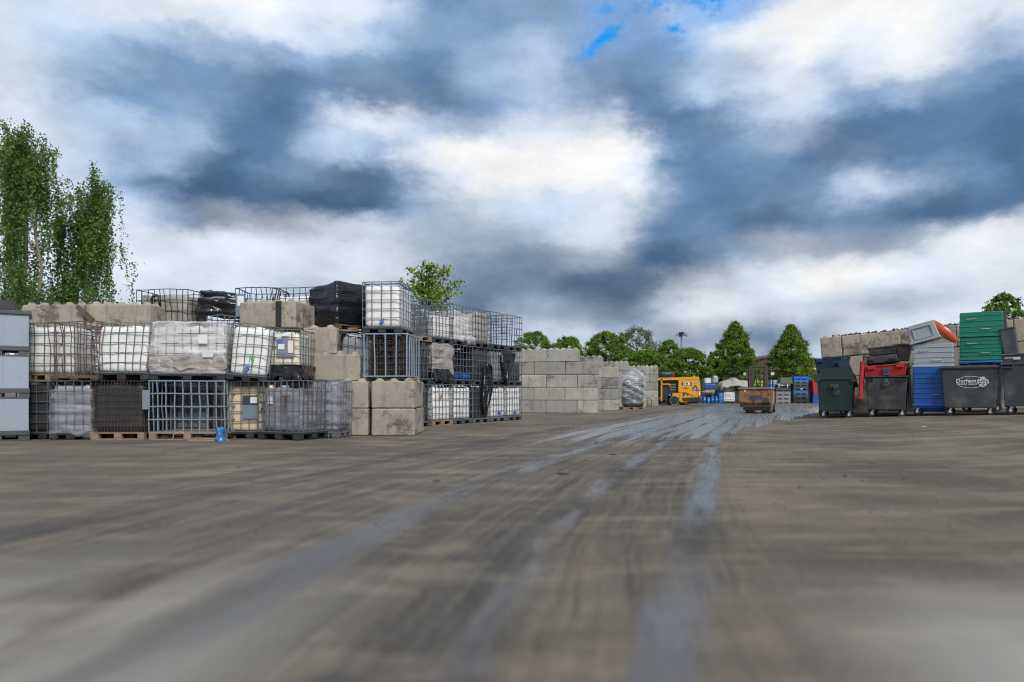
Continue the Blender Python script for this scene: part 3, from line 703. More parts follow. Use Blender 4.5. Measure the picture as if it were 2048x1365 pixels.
# ---- second tier
z2 = T1
ibc('clean white tank, second tier, just right of the grey panel boxes', 98, 13.75, z2, 1.0, 0.95, tank='tank_white', pal='wood', nx=5, nz=5, group=GA)
ibc('rusty purplish empty-looking cage leaning over a white wrapped load', 148, 13.4, z2, 0.92, 0.98, tank=None, cage='rust_bar', pal='dwood', ph=0.08, nx=7, ny=5, nz=5, warp=0.05, lean=(-0.06, 0), group=GA, wrap=None)
ibc('bulging white bag-like load behind the rusty purplish cage', 162, 14.42, z2, 0.75, 0.5, h=1.02, tank='tank_white', cage='rust_bar', pal='black', group='tanks behind the front row')
ibc('dirty white tank in a skewed cage on a black pallet, second tier', 242, 13.45, z2, 1.03, 1.0, h=1.10, tank='tank_white', cage='galv', pal='black', ph=0.15, nx=7, nz=5, r=0.0095, warp=0.045, lean=(0.05, 0), group=GA)
ibc('wide film-wrapped white load with labels, torn grey film at its base', 374, 13.5, z2, 1.44, 0.98, h=1.10, tank='tank_white', cage='galv', pal='black', nx=9, nz=5, wrap='film_white', wrap_h=(-0.02, 1.0), ragged=('film_dirty', 0.22, 0.12), group=GA, wr=0.045,
    labels=[(0.33, 0.78, 0.17, 0.16, 'paper', 0.06), (0.42, 0.5, 0.2, 0.12, 'paper', 0.055)])
t = ibc('white tank with green spray mark, cage leaning to the left', 491, 13.5, z2, 0.78, 0.95, h=1.08, tank='tank_white', cage='galv', pal='black', ph=0.1, nx=5, nz=5, r=0.0095, warp=0.04, lean=(0.03, 0), tilt=(0, R(5)), valve=True, group=GA)
bm = bmesh.new()
for a, b in [((0, 0, 0), (0.01, 0, 0.16)), ((0.01, 0, 0.16), (0.07, 0, 0)), ((0.07, 0, 0.0), (0.09, 0, 0.15))]: tube(bm, [a, b], 0.008, 4)
link_mesh('spray_mark', bm, 'green_ink', t, False, (0.03, -0.448, 0.33))
t = ibc('small cream-white tank with a blue-and-white label sheet and black rags below', 566, 13.75, z2, 0.70, 0.9, h=1.0, tank='tank_cream', cage='galv', pal='dwood', ph=0.18, nx=4, nz=5, group=GA, ragged=('film_black', 0.24, -0.11))
for n_ in t.children:
    if n_.name.startswith('tank'): n_.data.materials.clear(); n_.data.materials.append(worn('ivory_plastic_tank', (0.74, 0.69, 0.55), (0.45, 0.28, 0.12), 0.35, 0.4, 0, 2.0, vary=0.02))
plate(t, 0.05, 0.64, 0.34, 0.34, -0.455, 'label_grey', 'label_sheet'); plate(t, -0.06, 0.77, 0.10, 0.07, -0.463, 'label_blue', 'label_sheet'); plate(t, -0.03, 0.66, 0.12, 0.1, -0.463, 'paper')
plate(t, 0.15, 0.66, 0.125, 0.26, -0.462, 'red_ink'); plate(t, 0.15, 0.66, 0.10, 0.235, -0.467, 'paper'); plate(t, 0.05, 0.90, 0.15, 0.07, -0.455, 'paper')
# tilted grey tank and tall cage
ibc('grey-white tank tipped on its side edge left of the tall empty cage', 705, 15.1, 2*BH, 0.72, 1.0, h=1.0, tank='tank_grey', cage='steel_dark', pal=None, nx=4, nz=4, tilt=(0, R(6)), warp=0.04, group=GA)
t = ibc('tall empty cage with thick upright bars and dark cages nested inside', 776, 14.85, 2*BH+0.09, 0.93, 1.1, h=0.9, tank=None, cage='galv_blue', pal=None, nx=4, ny=5, nz=1, r=0.018, rim=1.0, warp=0.012, rz=R(-6), group=GA)
for k in range(3):
    o = link_mesh('inner_cage', cage_bm(0.74-0.14*k, 0.94-0.14*k, 0.84, 4, 4, 6, 0.008, 0.03), 'rust', t, False, (0, 0, 0.005))
t['label'] = 'tall empty cage with thick upright bars and dark cages nested inside'
# scraps between corner blocks and that cage
def scraps(label, X, Y, z, w, d, n, mats=('wood', 'wood_dark', 'rust_bar'), h=0.08):
    for i in range(n):
        L = random.uniform(0.3, 0.6)*w; bm = bmesh.new()
        box(bm, (0, 0, 0), (L, random.uniform(0.06, 0.12), 0.022), (random.uniform(-.1, .1), random.uniform(-.1, .1), random.uniform(-.5, .5)))
        mt_ = random.choice(mats); o = link_mesh('scrap_board', bm, mt_, None, False, (X+random.uniform(-.4, .4)*w, Y+random.uniform(-.4, .4)*d, z+0.02+h*i/n))
        tag(o, {'wood': 'grey-brown ', 'wood_dark': 'dark wet ', 'rust_bar': 'reddish rusty '}[mt_]+'board among the '+label, 'board', label)
scraps('broken boards jammed under the tall empty cage', WX(780, 14.9), 15.2, 2*BH, 1.0, 0.5, 7)
scraps('weathered boards lying on the tipped grey tank', WX(702, 15.1), 15.4, 2.17, 0.75, 0.5, 6, ('wood', 'wood_dark'), 0.14)
# ---- top tier
t = ibc('white tank with a blue rim on a black pallet, highest on the heap', 768, 14.9, 2.13, 0.84, 1.15, h=1.09, rz=R(-5), tank='tank_white', cage='galv', pal='black', ph=0.13, nx=4, nz=5, r=0.0105, warp=0.012, valve=True, group=GA)
bm = bmesh.new(); box(bm, (0, -0.52, 0), (0.76, 0.05, 0.02)); box(bm, (0.37, 0, 0), (0.05, 1.0, 0.02)); link_mesh('blue_edge', bm, 'blue_mid', t, False, (0, 0, 1.045))
def bund(w, d, h, wr, n=16, peak=0.0, sq=0.0):
    s = seed()
    def dsp(q, nn):
        t_ = q.z/h; k = wr*(0.7*fbm(Vector((q.x*1.2, q.y*1.2, q.z*5))+s, 4) + 0.8*fbm(q*2.2+s))
        k += wr*0.45*math.sin(q.z*26+q.x*3)*(1 if nn.z < 0.5 else 0)
        zz = q.z + (peak*(q.x/w+0.2)*t_)
        sc = 1-sq*max(0, t_-0.4)**1.2
        return Vector((q.x*sc, q.y*sc, zz)) + nn*k
    return rbox(w, d, h, 0.07, n, dsp)
def bundle(label, X, Y, z, w, d, h, rz, mat='film_black', peak=0.0, sq=0.0, wr=0.045, name='wrapped_bundle', cat='wrapped bundle', pal=None, group=None):
    t = thing(name, label, cat, (X, Y, z), rz, group)
    ph = 0
    if pal: pallet(t, w*0.95, d*0.95, 0.13, pal); ph = 0.131
    o = link_mesh('film', bund(w, d, h-ph, wr, 18, peak, sq), mat, t, True, (0, 0, ph)); return t
bundle('big angular bundle in creased black film left of the blue-rimmed tank', WX(667, 15.3), 15.85, 2.24, 1.04, 1.0, 0.99, R(-38), peak=0.10, sq=0.10, wr=0.028, pal='dwood')
t = bundle('rounded black film bundle with a pale strap, sitting in a top cage', WX(443, 16.2), 16.25, 2.62, 0.92, 0.8, 0.55, R(8), peak=-0.05, sq=0.2, wr=0.07)
bm = bmesh.new(); s_ = seed()
t2 = link_mesh('strap', wrap_bm(0.93, 0.82, 0.11, 0.32, 0.045), 'film_white', t, True)
GT = 'cages on top of the heap'
zt = 2.24
t = ibc('brown-stained tank with a black hose loop in a bent top cage', 330, 15.9, zt, 1.25, 0.95, h=0.96, tank='tank_dirty', cage='steel_dark', pal=None, nx=9, nz=4, r=0.009, warp=0.05, group=GT, tank_h=0.85, rz=R(-8))
bm = bmesh.new(); tube(bm, [(-0.1, 0, -0.25), (-0.1, 0, 0.0)] + [(0.1*math.cos(math.pi*(1-i/6)), 0, 0.1*math.sin(math.pi*i/6)) for i in range(7)] + [(0.1, 0, -0.12)], 0.028, 8)
link_mesh('hose', bm, 'plastic_black', t, True, (-0.12, -0.53, 0.72))
ibc('low sagging cage under the rounded black bundle', 440, 15.85, zt, 1.12, 0.95, h=0.38, tank=None, cage='galv', pal=None, nx=9, nz=2, warp=0.06, group=GT)
t = ibc('bent empty cage between black bundle and striped block', 512, 15.9, zt, 0.95, 0.95, h=1.0, tank=None, cage='steel_dark', pal=None, nx=8, nz=4, warp=0.06, group=GT)
plate(t, -0.33, 0.6, 0.22, 0.5, -0.51, 'label_grey', 'plate'); plate(t, -0.33, 0.7, 0.14, 0.22, -0.517, 'paper')
ibc('white tank in a bent cage behind the striped block', 594, 15.95, zt, 1.05, 0.95, h=1.02, tank='tank_white', cage='steel_dark', pal=None, nx=7, nz=4, warp=0.06, tank_h=0.82, group=GT)

# ---- receding row on the right flank of the heap
dR = Vector((0.483, 0.875, 0)); dR.normalize(); nR = Vector((dR.y, -dR.x, 0)); P0 = Vector((-2.46, 18.3, 0)); rzR = math.atan2(dR.y, dR.x)
def rpos(k): return P0 + dR*(0.20+1.02*k) - nR*0.5
GR = 'tanks and cages in the receding side row'
def rrow(k, z, label, **kw):
    p = rpos(k); base = dict(w=0.99, d=0.98, h=1.12, pal='black', nx=6, ny=5, nz=5, group=GR, centre=True); base.update(kw)
    return ibc(label, 0, p.y, z, world_x=p.x, rz=rzR, **base)
rrow(0, 0, 'dark tank in a grey cage behind the corner blocks, ground level', tank='tank_dark', pal='grey', cage='galv')
rrow(1, 0, 'white tank with a red tag on a wooden pallet, side row ground level', tank='tank_white', pal='wood', labels=[(-0.1, 0.8, 0.06, 0.1, 'red_ink', 0.01)])
rrow(2, 0, 'greyish white tank between wooden pallet tank and black film, ground level', tank='tank_white', pal='grey')
rrow(3, 0, 'dark tank behind hanging black film, ground level of side row', tank='tank_dark', pal='steel')
rrow(4, 0, 'white tank with a blue valve, second from the far end, ground level', tank='tank_white', pal='steel', valve=True)
rrow(5, 0, 'last white tank at the far end of the side row, ground level', tank='tank_white', pal='grey', valve=True)
rrow(0, T1, 'skewed dark cage above the corner blocks, middle level', tank='tank_dark', lean=(0.06, 0), warp=0.04)
rrow(1, T1, 'tank wrapped in dirty beige film with black rags below, middle level', tank='tank_grey', wrap='film_dirty', wrap_h=(0.1, 0.98), ragged=('film_black', 0.3, -0.02), wr=0.05)
t = rrow(2, T1, 'empty dark-looking cage with blue drums lying at its bottom', tank=None); link_mesh('inner_cage', cage_bm(0.8, 0.6, 0.8, 6, 5, 7, 0.008, 0.05), 'steel_dark', t, False, (0, 0.12, 0.14))
rrow(3, T1, 'dark cage left of the hanging black film, middle level', tank='tank_dark')
rrow(4, T1, 'grey-tanked cage behind draped black film, middle level', tank='tank_grey')
rrow(5, T1, 'dark-backed cage at the far end, middle level', tank='tank_dark', tank_h=0.6)
t = rrow(0, 2*T1, 'empty bent cage on a wooden pallet beside the blue-rimmed tank', tank=None, pal='wood', warp=0.04, cage='galv'); link_mesh('inner_cage', cage_bm(0.8, 0.8, 0.8, 6, 5, 5, 0.007, 0.05), 'galv', t, False, (0.05, 0, 0.14))
rrow(1, 2*T1, 'cage with a short white tank, top level of the side row', tank='tank_white', tank_h=0.62, warp=0.03)
rrow(2, 2*T1, 'white load wrapped in dirty film, top level of the side row', tank='tank_white', wrap='film_white', wrap_h=(0.0, 0.82), warp=0.03, drape=0.3, tank_h=0.7)
rrow(3, 2*T1, 'translucent streaky tank in a cage, top level of the side row', tank='tank_dirty', warp=0.02)
rrow(4, 2*T1, 'empty cage second from the far end of the top level', tank=None, warp=0.03)
rrow(5, 2*T1, 'empty cage at the far end of the top level, sky showing through', tank=None, warp=0.03)
# one row behind, only its top level shows through the empty cages
for k, (m_, cg) in enumerate([('tank_grey', 'galv'), (None, 'galv'), ('tank_white', 'galv')]):
    for lv in range(3):
        p = rpos(k+0.4) - nR*1.08
        ibc('tank in the hidden second line behind the side row' if lv < 2 else ['grey tank behind the bent empty cage, top level', 'empty cage behind the short white tank, top level', 'white tank half hidden behind the film-wrapped load, top level'][k],
            0, p.y, lv*T1, world_x=p.x, rz=rzR, w=0.98, d=0.98, centre=True, tank=m_ if lv == 2 else 'tank_dark', cage=cg, group='tanks behind the side row', warp=0.03, tank_h=0.7 if m_ else None)
def drape(label, p, z0, z1, w, seedk):
    bm = bmesh.new(); s = seed(); nx_, nz_ = 10, 26; g_ = []
    for j in range(nz_+1):
        t_ = j/nz_; row = []
        ww = w*(0.55+0.5*math.sin(t_*3.0+seedk)+0.25*noise.noise(Vector((0, 0, t_*4))+s))
        for i in range(nx_+1):
            u = i/nx_-0.5
            off = 0.05+0.06*abs(noise.noise(Vector((u*4, 0, t_*3))+s))+0.05*math.sin(u*18+t_*4)
            q = p + dR*(u*ww+0.1*math.sin(t_*4+seedk)) + nR*(0.52+off); q.z = z1+(z0-z1)*t_+0.04*noise.noise(Vector((u*6, 1, t_*2))+s)
            row.append(bm.verts.new(q))
        g_.append(row)
    for a, b in zip(g_, g_[1:]):
        for i in range(nx_): bm.faces.new((a[i], a[i+1], b[i+1], b[i]))
    o = link_mesh('hanging_film', bm, 'film_black', None, True)
    m_ = o.modifiers.new('thickness', 'SOLIDIFY'); m_.thickness = 0.006
    return tag(o, label, 'plastic film')
drape('long strip of black film hanging from middle level down to the ground tanks', rpos(3.1), 0.25, 1.75, 0.5, 0.3)
drape('gathered black film hanging over the far middle cages', rpos(4.35), 1.1, 2.15, 0.75, 1.4)
for k in range(2):
    p = rpos(1.72+0.5*k)+nR*0.38
    # blue drums lie on pallet ledge inside the cage front
    bm = bmesh.new(); cyl(bm, (-0.20, 0, 0), (0.20, 0, 0), 0.09, 14); 
    o = link_mesh('blue_drum', bm, 'blue', None, True, (p.x, p.y, T1+0.235), (0, 0, rzR))
    tag(o, ['small blue drum lying in the dark middle cage, left one', 'small blue drum lying next to the white knob, middle level'][k], 'drum', 'small blue drums in the middle cage')

# ------------------------------------------------------------------ far-left grey panel boxes
GBX, GBY = WX(14, 13.1)-0.42, 13.45
def panelbox(label, z, wtop):
    t = thing('panel_box', label, 'storage box', (GBX, GBY, z), R(33), 'stack of grey panel boxes')
    bm = bmesh.new(); box(bm, (0, 0, 0.5-0.01), (0.98, 0.98, 0.60)); link_mesh('side_panel', bm, 'panel_grey', t)
    bm = bmesh.new()
    for x in (-0.3, 0.10): box(bm, (x, -0.493, 0.49), (0.008, 0.008, 0.598))
    link_mesh('seam', bm, 'light_grey', t)
    bm = bmesh.new(); box(bm, (0, 0, 0.145), (1.02, 1.02, 0.09), None, 0.008)
    box(bm, (0, 0, 0.012), (1.0, 1.0, 0.024))
    for x in (-0.42, 0, 0.42): box(bm, (x, 0, 0.06), (0.17, 0.98, 0.076))
    link_mesh('pallet_base', bm, 'base_grey', t)
    return t
hb = 0.785
for k, lb in enumerate(['grey panel box at the bottom of the far left stack', 'grey panel box in the middle of the far left stack', 'grey panel box on top of the far left stack under a dark rim']):
    panelbox(lb, k*hb, 0)
t = thing('box_lid', 'dark grey lid tray crowning the far left box stack', 'lid', (GBX, GBY, 3*hb), R(33))
bm = bmesh.new(); box(bm, (0.0, 0, 0.03), (1.06, 1.06, 0.075), None, 0.008); link_mesh('rim', bm, 'base_grey', t)
bm = bmesh.new(); box(bm, (-0.1, 0, 0.145), (0.78, 0.95, 0.15), None, 0.01); box(bm, (-0.1, 0, 0.235), (0.70, 0.86, 0.03), None, 0.005); link_mesh('tray', bm, 'plastic_black', t)

# ------------------------------------------------------------------ bay walls
def W_rows(spec): return [[tuple(x) for x in r] for r in spec]
s1_, th = 46.0, R(-14)
# wall one: local x measured back from its right end
def cut(ends, x_end):
    e = sorted(ends); return [(a, b) for a, b in zip(e, e[1:])]
k1 = 1/46.0/math.cos(th)
def rowpx(pxs, right): return [((a-right)*k1, (b-right)*k1) for a, b in zip(pxs, pxs[1:])]
rows = [rowpx([975, 1037, 1099, 1160, 1199], 1199), rowpx([1012, 1074, 1135, 1197], 1197.5), rowpx([976, 1038, 1099, 1160, 1198], 1198.5), rowpx([1012, 1074, 1135, 1197], 1197), rowpx([977, 1039, 1099, 1160], 1197)]
Yr = 30.4
block_wall('nearest grey concrete block bay wall, five courses, stepped at its right end', (WX(1198, Yr), Yr+0.3, 0), th, rows, 0.66, 0.555, 'conc_grey')
def bay(label, rx, Y, xend, rows_px, H, rz=th, D=0.66, mat='conc_grey'):
    k = Y/F/math.cos(rz)
    rr = [[((a-xend)*k, (b-xend)*k) for a, b in zip(r, r[1:])] for r in rows_px]
    return block_wall(label, (WX(rx, Y), Y+0.3, 0), rz, rr, D, H, mat)
bay('second grey block bay wall, right end one course lower than its middle', 1239, 35.4, 1239, [[1100, 1147, 1210, 1239], [1116, 1178, 1239], [1100, 1147, 1208, 1239], [1116, 1178, 1239], [1088, 1150, 1208]], 0.54)
bay('third grey block bay wall peeping over between the second and fourth', 1259, 42.0, 1259, [[1160, 1209, 1259], [1160, 1185, 1233, 1259], [1160, 1209, 1259], [1160, 1185, 1233, 1259], [1183, 1231, 1259]], 0.54)
bay('farthest grey block bay wall beside the yellow machine', 1318, 45.5, 1318, [[1192, 1240, 1290, 1318], [1168, 1216, 1264, 1318], [1192, 1240, 1290, 1318], [1216, 1256, 1302, 1318], [1230, 1276, 1318]], 0.515)
for i in range(3):
    loose_block(['small weathered block left of the farthest bay wall', 'small weathered block in the middle of three by the farthest wall', 'small weathered block right of three by the farthest wall'][i], WX(1288+i*9, 42.5+i*1.0), 42.6+i, 0, 0.24, 0.6, 0.47, 0, 'conc_tan', group='small blocks by the farthest bay wall')
# film-hooded load between walls
def hood():
    t = thing('hooded_load', 'tall dark load under a loose clear plastic hood between bay walls', 'wrapped load', (WX(1268, 37), 37.4, 0))
    pallet(t, 1.15, 1.0, 0.13, 'wood')
    s = seed(); bm = rbox(1.0, 0.9, 1.45, 0.12, 10, lambda q, n: q + n*0.05*fbm(q*2+s)); link_mesh('load', bm, 'tank_dark', t, True, (0, 0, 0.13))
    def dsp(q, n):
        tt_ = q.z/1.9; k = 0.06*fbm(Vector((q.x*1.5+q.z*1.2, q.y, q.z*2.5))+s, 4) + 0.03*math.sin(q.z*16+q.x*9)
        f = 1.0 + 0.16*math.sin(tt_*3.0) - (0.1 if tt_ < 0.2 else 0) - 0.38*max(0, tt_-0.8)*3
        zz = q.z + (0.16*math.sin(q.x*5+1) if tt_ > 0.75 else 0)
        return Vector((q.x*f, q.y*f, zz)) + n*k
    link_mesh('plastic_hood', rbox(1.12, 1.0, 1.72, 0.14, 20, dsp), 'film_bag', t, True, (0, 0, 0.26))
hood()

# ------------------------------------------------------------------ right-hand block wall with rubble on top
YA, YB = 23.2, 20.4
PA = Vector((WX(1643, YA), YA, 0)); PB = Vector((WX(2075, YB), YB, 0)); dv = (PB-PA); Lw = dv.length; rzw = math.atan2(dv.y, dv.x); du = dv.normalized()
WR = thing('block_wall', 'rough tan concrete block wall behind the bins, rubble along its top', 'wall', (PA.x, PA.y, 0), rzw)
def wl(px_):                      # distance along the wall seen at a photo column
    k = (px_-CX)/F; return (k*PA.y-PA.x)/(du.x-k*du.y)
slope = 0.068; RH = 0.665
for k in range(4):
    cs = [0, wl(1685), wl(1803), wl(1915), wl(2030), Lw+1.2] if k % 2 == 1 else [0.05, wl(1742), wl(1860), wl(1975), Lw+1.1]
    for a, b in zip(cs, cs[1:]):
        z = 0.02 + k*RH + slope*(a+b)/2
        me = block_mesh(b-a-0.004, 0.7, RH-0.01, k == 3, 'conc_tan')
        link_data('concrete_block', me, None, WR, ((a+b)/2, 0.35+random.uniform(-.03, .03), z), (0, -math.atan(slope), random.uniform(-.01, .01)))
bm = bmesh.new()
for i in range(620):
    x = random.uniform(0.3, Lw+1.0); y = random.uniform(0.03, 0.67)**1.0; r_ = random.uniform(0.015, 0.055)
    z = 0.02+4*RH+slope*x-0.012+r_*0.4+random.uniform(0, 0.03)
    bmesh.ops.create_icosphere(bm, subdivisions=1, radius=r_, matrix=Matrix.Translation((x, y, z)) @ Euler((random.random()*3, random.random()*3, 0)).to_matrix().to_4x4() @ Matrix.Diagonal((1, random.uniform(.6, 1), random.uniform(.5, .9), 1)))
tag(link_mesh('rubble', bm, 'pebble', WR), None, None, kind='stuff')

# ------------------------------------------------------------------ bins
def frustum(bm, wb, db, wt, dt, z0, z1, bev=0.02):
    vs = box(bm, (0, 0, (z0+z1)/2), (1, 1, z1-z0))
    for v in vs:
        top_ = v.co.z > (z0+z1)/2
        v.co.x *= wt if top_ else wb; v.co.y *= dt if top_ else db
    bmesh.ops.bevel(bm, geom=list({e for v in vs for e in v.link_edges}), offset=bev, segments=2, affect='EDGES', profile=0.5)
def castor(t, x, y, rz=0.0, r=0.095):
    bm = bmesh.new(); cyl(bm, (0, -0.022, r), (0, 0.022, r), r, 16); 
    c = link_mesh('castor', bm, 'rubber', t, True, (x, y, 0), (0, 0, rz))
    for p in c.data.polygons: p.use_smooth = len(p.vertices) == 4
    b = bmesh.new(); box(b, (0, -0.034, r+0.04), (0.05, 0.006, 0.13), (0, 0.35, 0)); box(b, (0, 0.034, r+0.04), (0.05, 0.006, 0.13), (0, 0.35, 0)); box(b, (0.02, 0, r+0.107), (0.12, 0.09, 0.012)); cyl(b, (0, -0.04, r), (0, 0.04, r), 0.035, 8)
    link_mesh('fork', b, 'castor_metal', c); return c
def bin_body(t, w, d, h, mat, z0=0.2, handles=True, tp=0.86):
    bm = bmesh.new(); frustum(bm, w*tp, d*0.86, w*0.95, d*0.95, z0, h-0.05)
    for sx in (-1, 1): box(bm, (sx*w*0.36, 0, z0-0.005), (w*0.14, d*0.7, 0.05), None, 0.005)
    b = link_mesh('body', bm, mat, t)
    bm = bmesh.new(); box(bm, (0, 0, h-0.025), (w, d, 0.05), None, 0.012)
    if handles:
        for sx in (-1, 1):
            for zz in (h-0.035, h-0.12): box(bm, (sx*w*0.38, -d/2-0.02, zz), (w*0.2, 0.07, 0.018), None, 0.004)
            for ex in (-1, 1): box(bm, (sx*w*0.38+ex*w*0.093, -d/2-0.02, h-0.078), (0.016, 0.07, 0.10), None, 0.004)
    link_mesh('rim', bm, mat, t)
    for sx in (-1, 1):
        for sy in (-1, 1): castor(t, sx*w*0.34, sy*d*0.33, random.uniform(-0.5, 0.5))
    return b
def facing(px_, Y, d=0.0, extra=-3.0):
    """centre and turn of a thing of depth d whose near face looks at the eye from photo column px_"""
    rz = -math.atan((px_-CX)/F)+R(extra); return WX(px_, Y)-math.sin(rz)*d/2, Y+math.cos(rz)*d/2, rz
def pw(px_w, px_c, Y): return px_w*Y*math.cos(math.atan((px_c-CX)/F))/F
def wbin(label, px_, Y, w, d, h, mat, extra=-3.0, group='wheeled bins in front of the block wall', **kw):
    X, Yc, rz = facing(px_, Y, d, extra)
    t = thing('wheeled_bin', label, 'wheeled bin', (X, Yc, gz(X, Yc)-0.01), rz, group); bin_body(t, w, d, h, mat, **kw); return t
def flatlid(t, w, d, z, mat, bevel=0.02, h=0.06, name='lid', lip=0.05):
    bm = bmesh.new(); box(bm, (0, 0, h/2), (w, d, h), None, bevel)
    for i in range(5): box(bm, (-w*0.4+w*0.2*i, 0, h+0.006), (0.03, d*0.85, 0.02), None, 0.004)
    box(bm, (0, -d/2-0.015, h/2-0.02), (w*0.98, 0.03, h*0.7), None, 0.006)
    return link_mesh(name, bm, mat, t, False, (0, 0, z))
# dark green bin with domed lid, seen end on
t = wbin('dark green bin with a domed lid, end of the row by the wet track', 1671, 20.0, 0.98, 1.3, 1.13, 'bin_green', handles=False)
bm = bmesh.new()
prof = [(0.49*math.cos(math.pi*i/14), 0.31*math.sin(math.pi*i/14)**0.8) for i in range(15)]
fr = [bm.verts.new((x, -0.62, z)) for x, z in prof]; bk = [bm.verts.new((x, 0.62, z)) for x, z in prof]
for i in range(14): bm.faces.new((fr[i], bk[i], bk[i+1], fr[i+1]))
bm.faces.new(fr); bm.faces.new(bk[::-1]); bm.faces.new((fr[0], fr[-1], bk[-1], bk[0]))
link_mesh('domed_lid', bm, 'bin_green', t, False, (0, 0, 1.12))
bm = bmesh.new()
for sx in (-1, 1): box(bm, (sx*0.47, -0.64, 1.06), (0.16, 0.1, 0.09), None, 0.01)
link_mesh('lifting_lug', bm, 'bin_green', t)
bm = bmesh.new(); cyl(bm, (0, -0.6, 0.90), (0, -0.72, 0.90), 0.075, 14); box(bm, (-0.03, -0.65, 0.90), (0.24, 0.08, 0.1), None, 0.01); cyl(bm, (0.02, -0.57, 0.74), (0.02, -0.62, 0.74), 0.10, 14); link_mesh('trunnion', bm, 'bin_black', t)
bm = bmesh.new(); box(bm, (-0.2, -0.58, 0.70), (0.2, 0.03, 0.025)); link_mesh('foot_bar', bm, 'bin_green', t)
bm = bmesh.new(); box(bm, (-0.37, -0.5, 0.13), (0.04, 0.02, 0.26), None, 0.004); link_mesh('brake_lever', bm, 'black_metal', t)
# bin behind with navy lid
t = wbin('navy-lidded bin standing behind the domed green bin', 1665, 21.6, 0.90, 0.9, 1.40, 'navy')
bm = bmesh.new(); frustum(bm, 0.86, 0.86, 0.96, 0.96, 0, 0.32, 0.02); box(bm, (0, 0, 0.34), (1.0, 1.0, 0.04), None, 0.01)
for sx in (-1, 1): box(bm, (sx*0.34, -0.49, 0.29), (0.2, 0.06, 0.1), None, 0.01)
link_mesh('lid', bm, 'navy', t, False, (0, 0, 1.40), (0, R(-4), 0))
def leanlid(label, X, Y, z, w, h, ang, mat, rz=0.0, name='bin_lid', thick=0.06):
    t = thing(name, label, 'bin lid', (X, Y, z), 0, 'loose bin lids', rot=(0, R(ang), rz))
    bm = bmesh.new(); box(bm, (0, 0, h/2), (thick, w, h), None, 0.018)
    link_mesh('panel', bm, mat, t)
    bm = bmesh.new(); 
    for i in range(4): box(bm, (-thick/2-0.008, -w*0.36+i*w*0.24, h/2), (0.022, 0.03, h*0.86), None, 0.004)
    box(bm, (0, 0, h-0.02), (thick+0.05, w+0.02, 0.05), None, 0.01); link_mesh('rib', bm, mat, t); return t
def lid_at(label, px_, Y, z, w, h, ang, mat, thick=0.06, extra=0.0):
    X, Yc, rz = facing(px_, Y, w, extra); return leanlid(label, X, Yc, z, w, h, ang, mat, rz, thick=thick)
lid_at('slate lid tipped open beside the navy-lidded bin', 1707, 21.2, 1.02, 0.6, 0.90, -20, 'navy', 0.3)
lid_at('olive green lid hanging upright behind the red panel', 1722, 20.6, 0.95, 0.7, 1.02, 7, 'olive', 0.10)
# black bin, red lid
t = wbin('black bin with a raised red lid and lifting pockets', 1772, 19.4, 1.07, 1.15, 1.13, 'bin_black')
bm = bmesh.new(); frustum(bm, 0.94, 1.0, 1.04, 1.08, 0, 0.28, 0.015); box(bm, (0, 0, 0.30), (1.08, 1.12, 0.04), None, 0.01)
for sx in (-1, 1): box(bm, (sx*0.35, -0.57, 0.265), (0.19, 0.05, 0.10), None, 0.01)
link_mesh('red_lid', bm, 'bin_red', t, False, (0.0, 0, 1.11), (0, R(-4), 0))
bm = bmesh.new(); box(bm, (0, -0.56, 1.23), (0.19, 0.07, 0.22), None, 0.02); cyl(bm, (0, -0.58, 1.24), (0, -0.62, 1.24), 0.03, 10); cyl(bm, (0.0, -0.55, 0.92), (0.0, -0.60, 0.92), 0.09, 14); box(bm, (0.0, -0.60, 0.98), (0.1, 0.04, 0.14), None, 0.01); link_mesh('lock', bm, 'bin_grey', t)
lid_at('long red lid panel hanging down on the black bin\'s left side', 1721, 19.6, 0.70, 0.9, 1.05, 3, 'bin_red', 0.09)
lid_at('dark lid standing on edge between black bin and blue box', 1821, 19.3, 0.48, 0.9, 1.12, -2, 'bin_black')
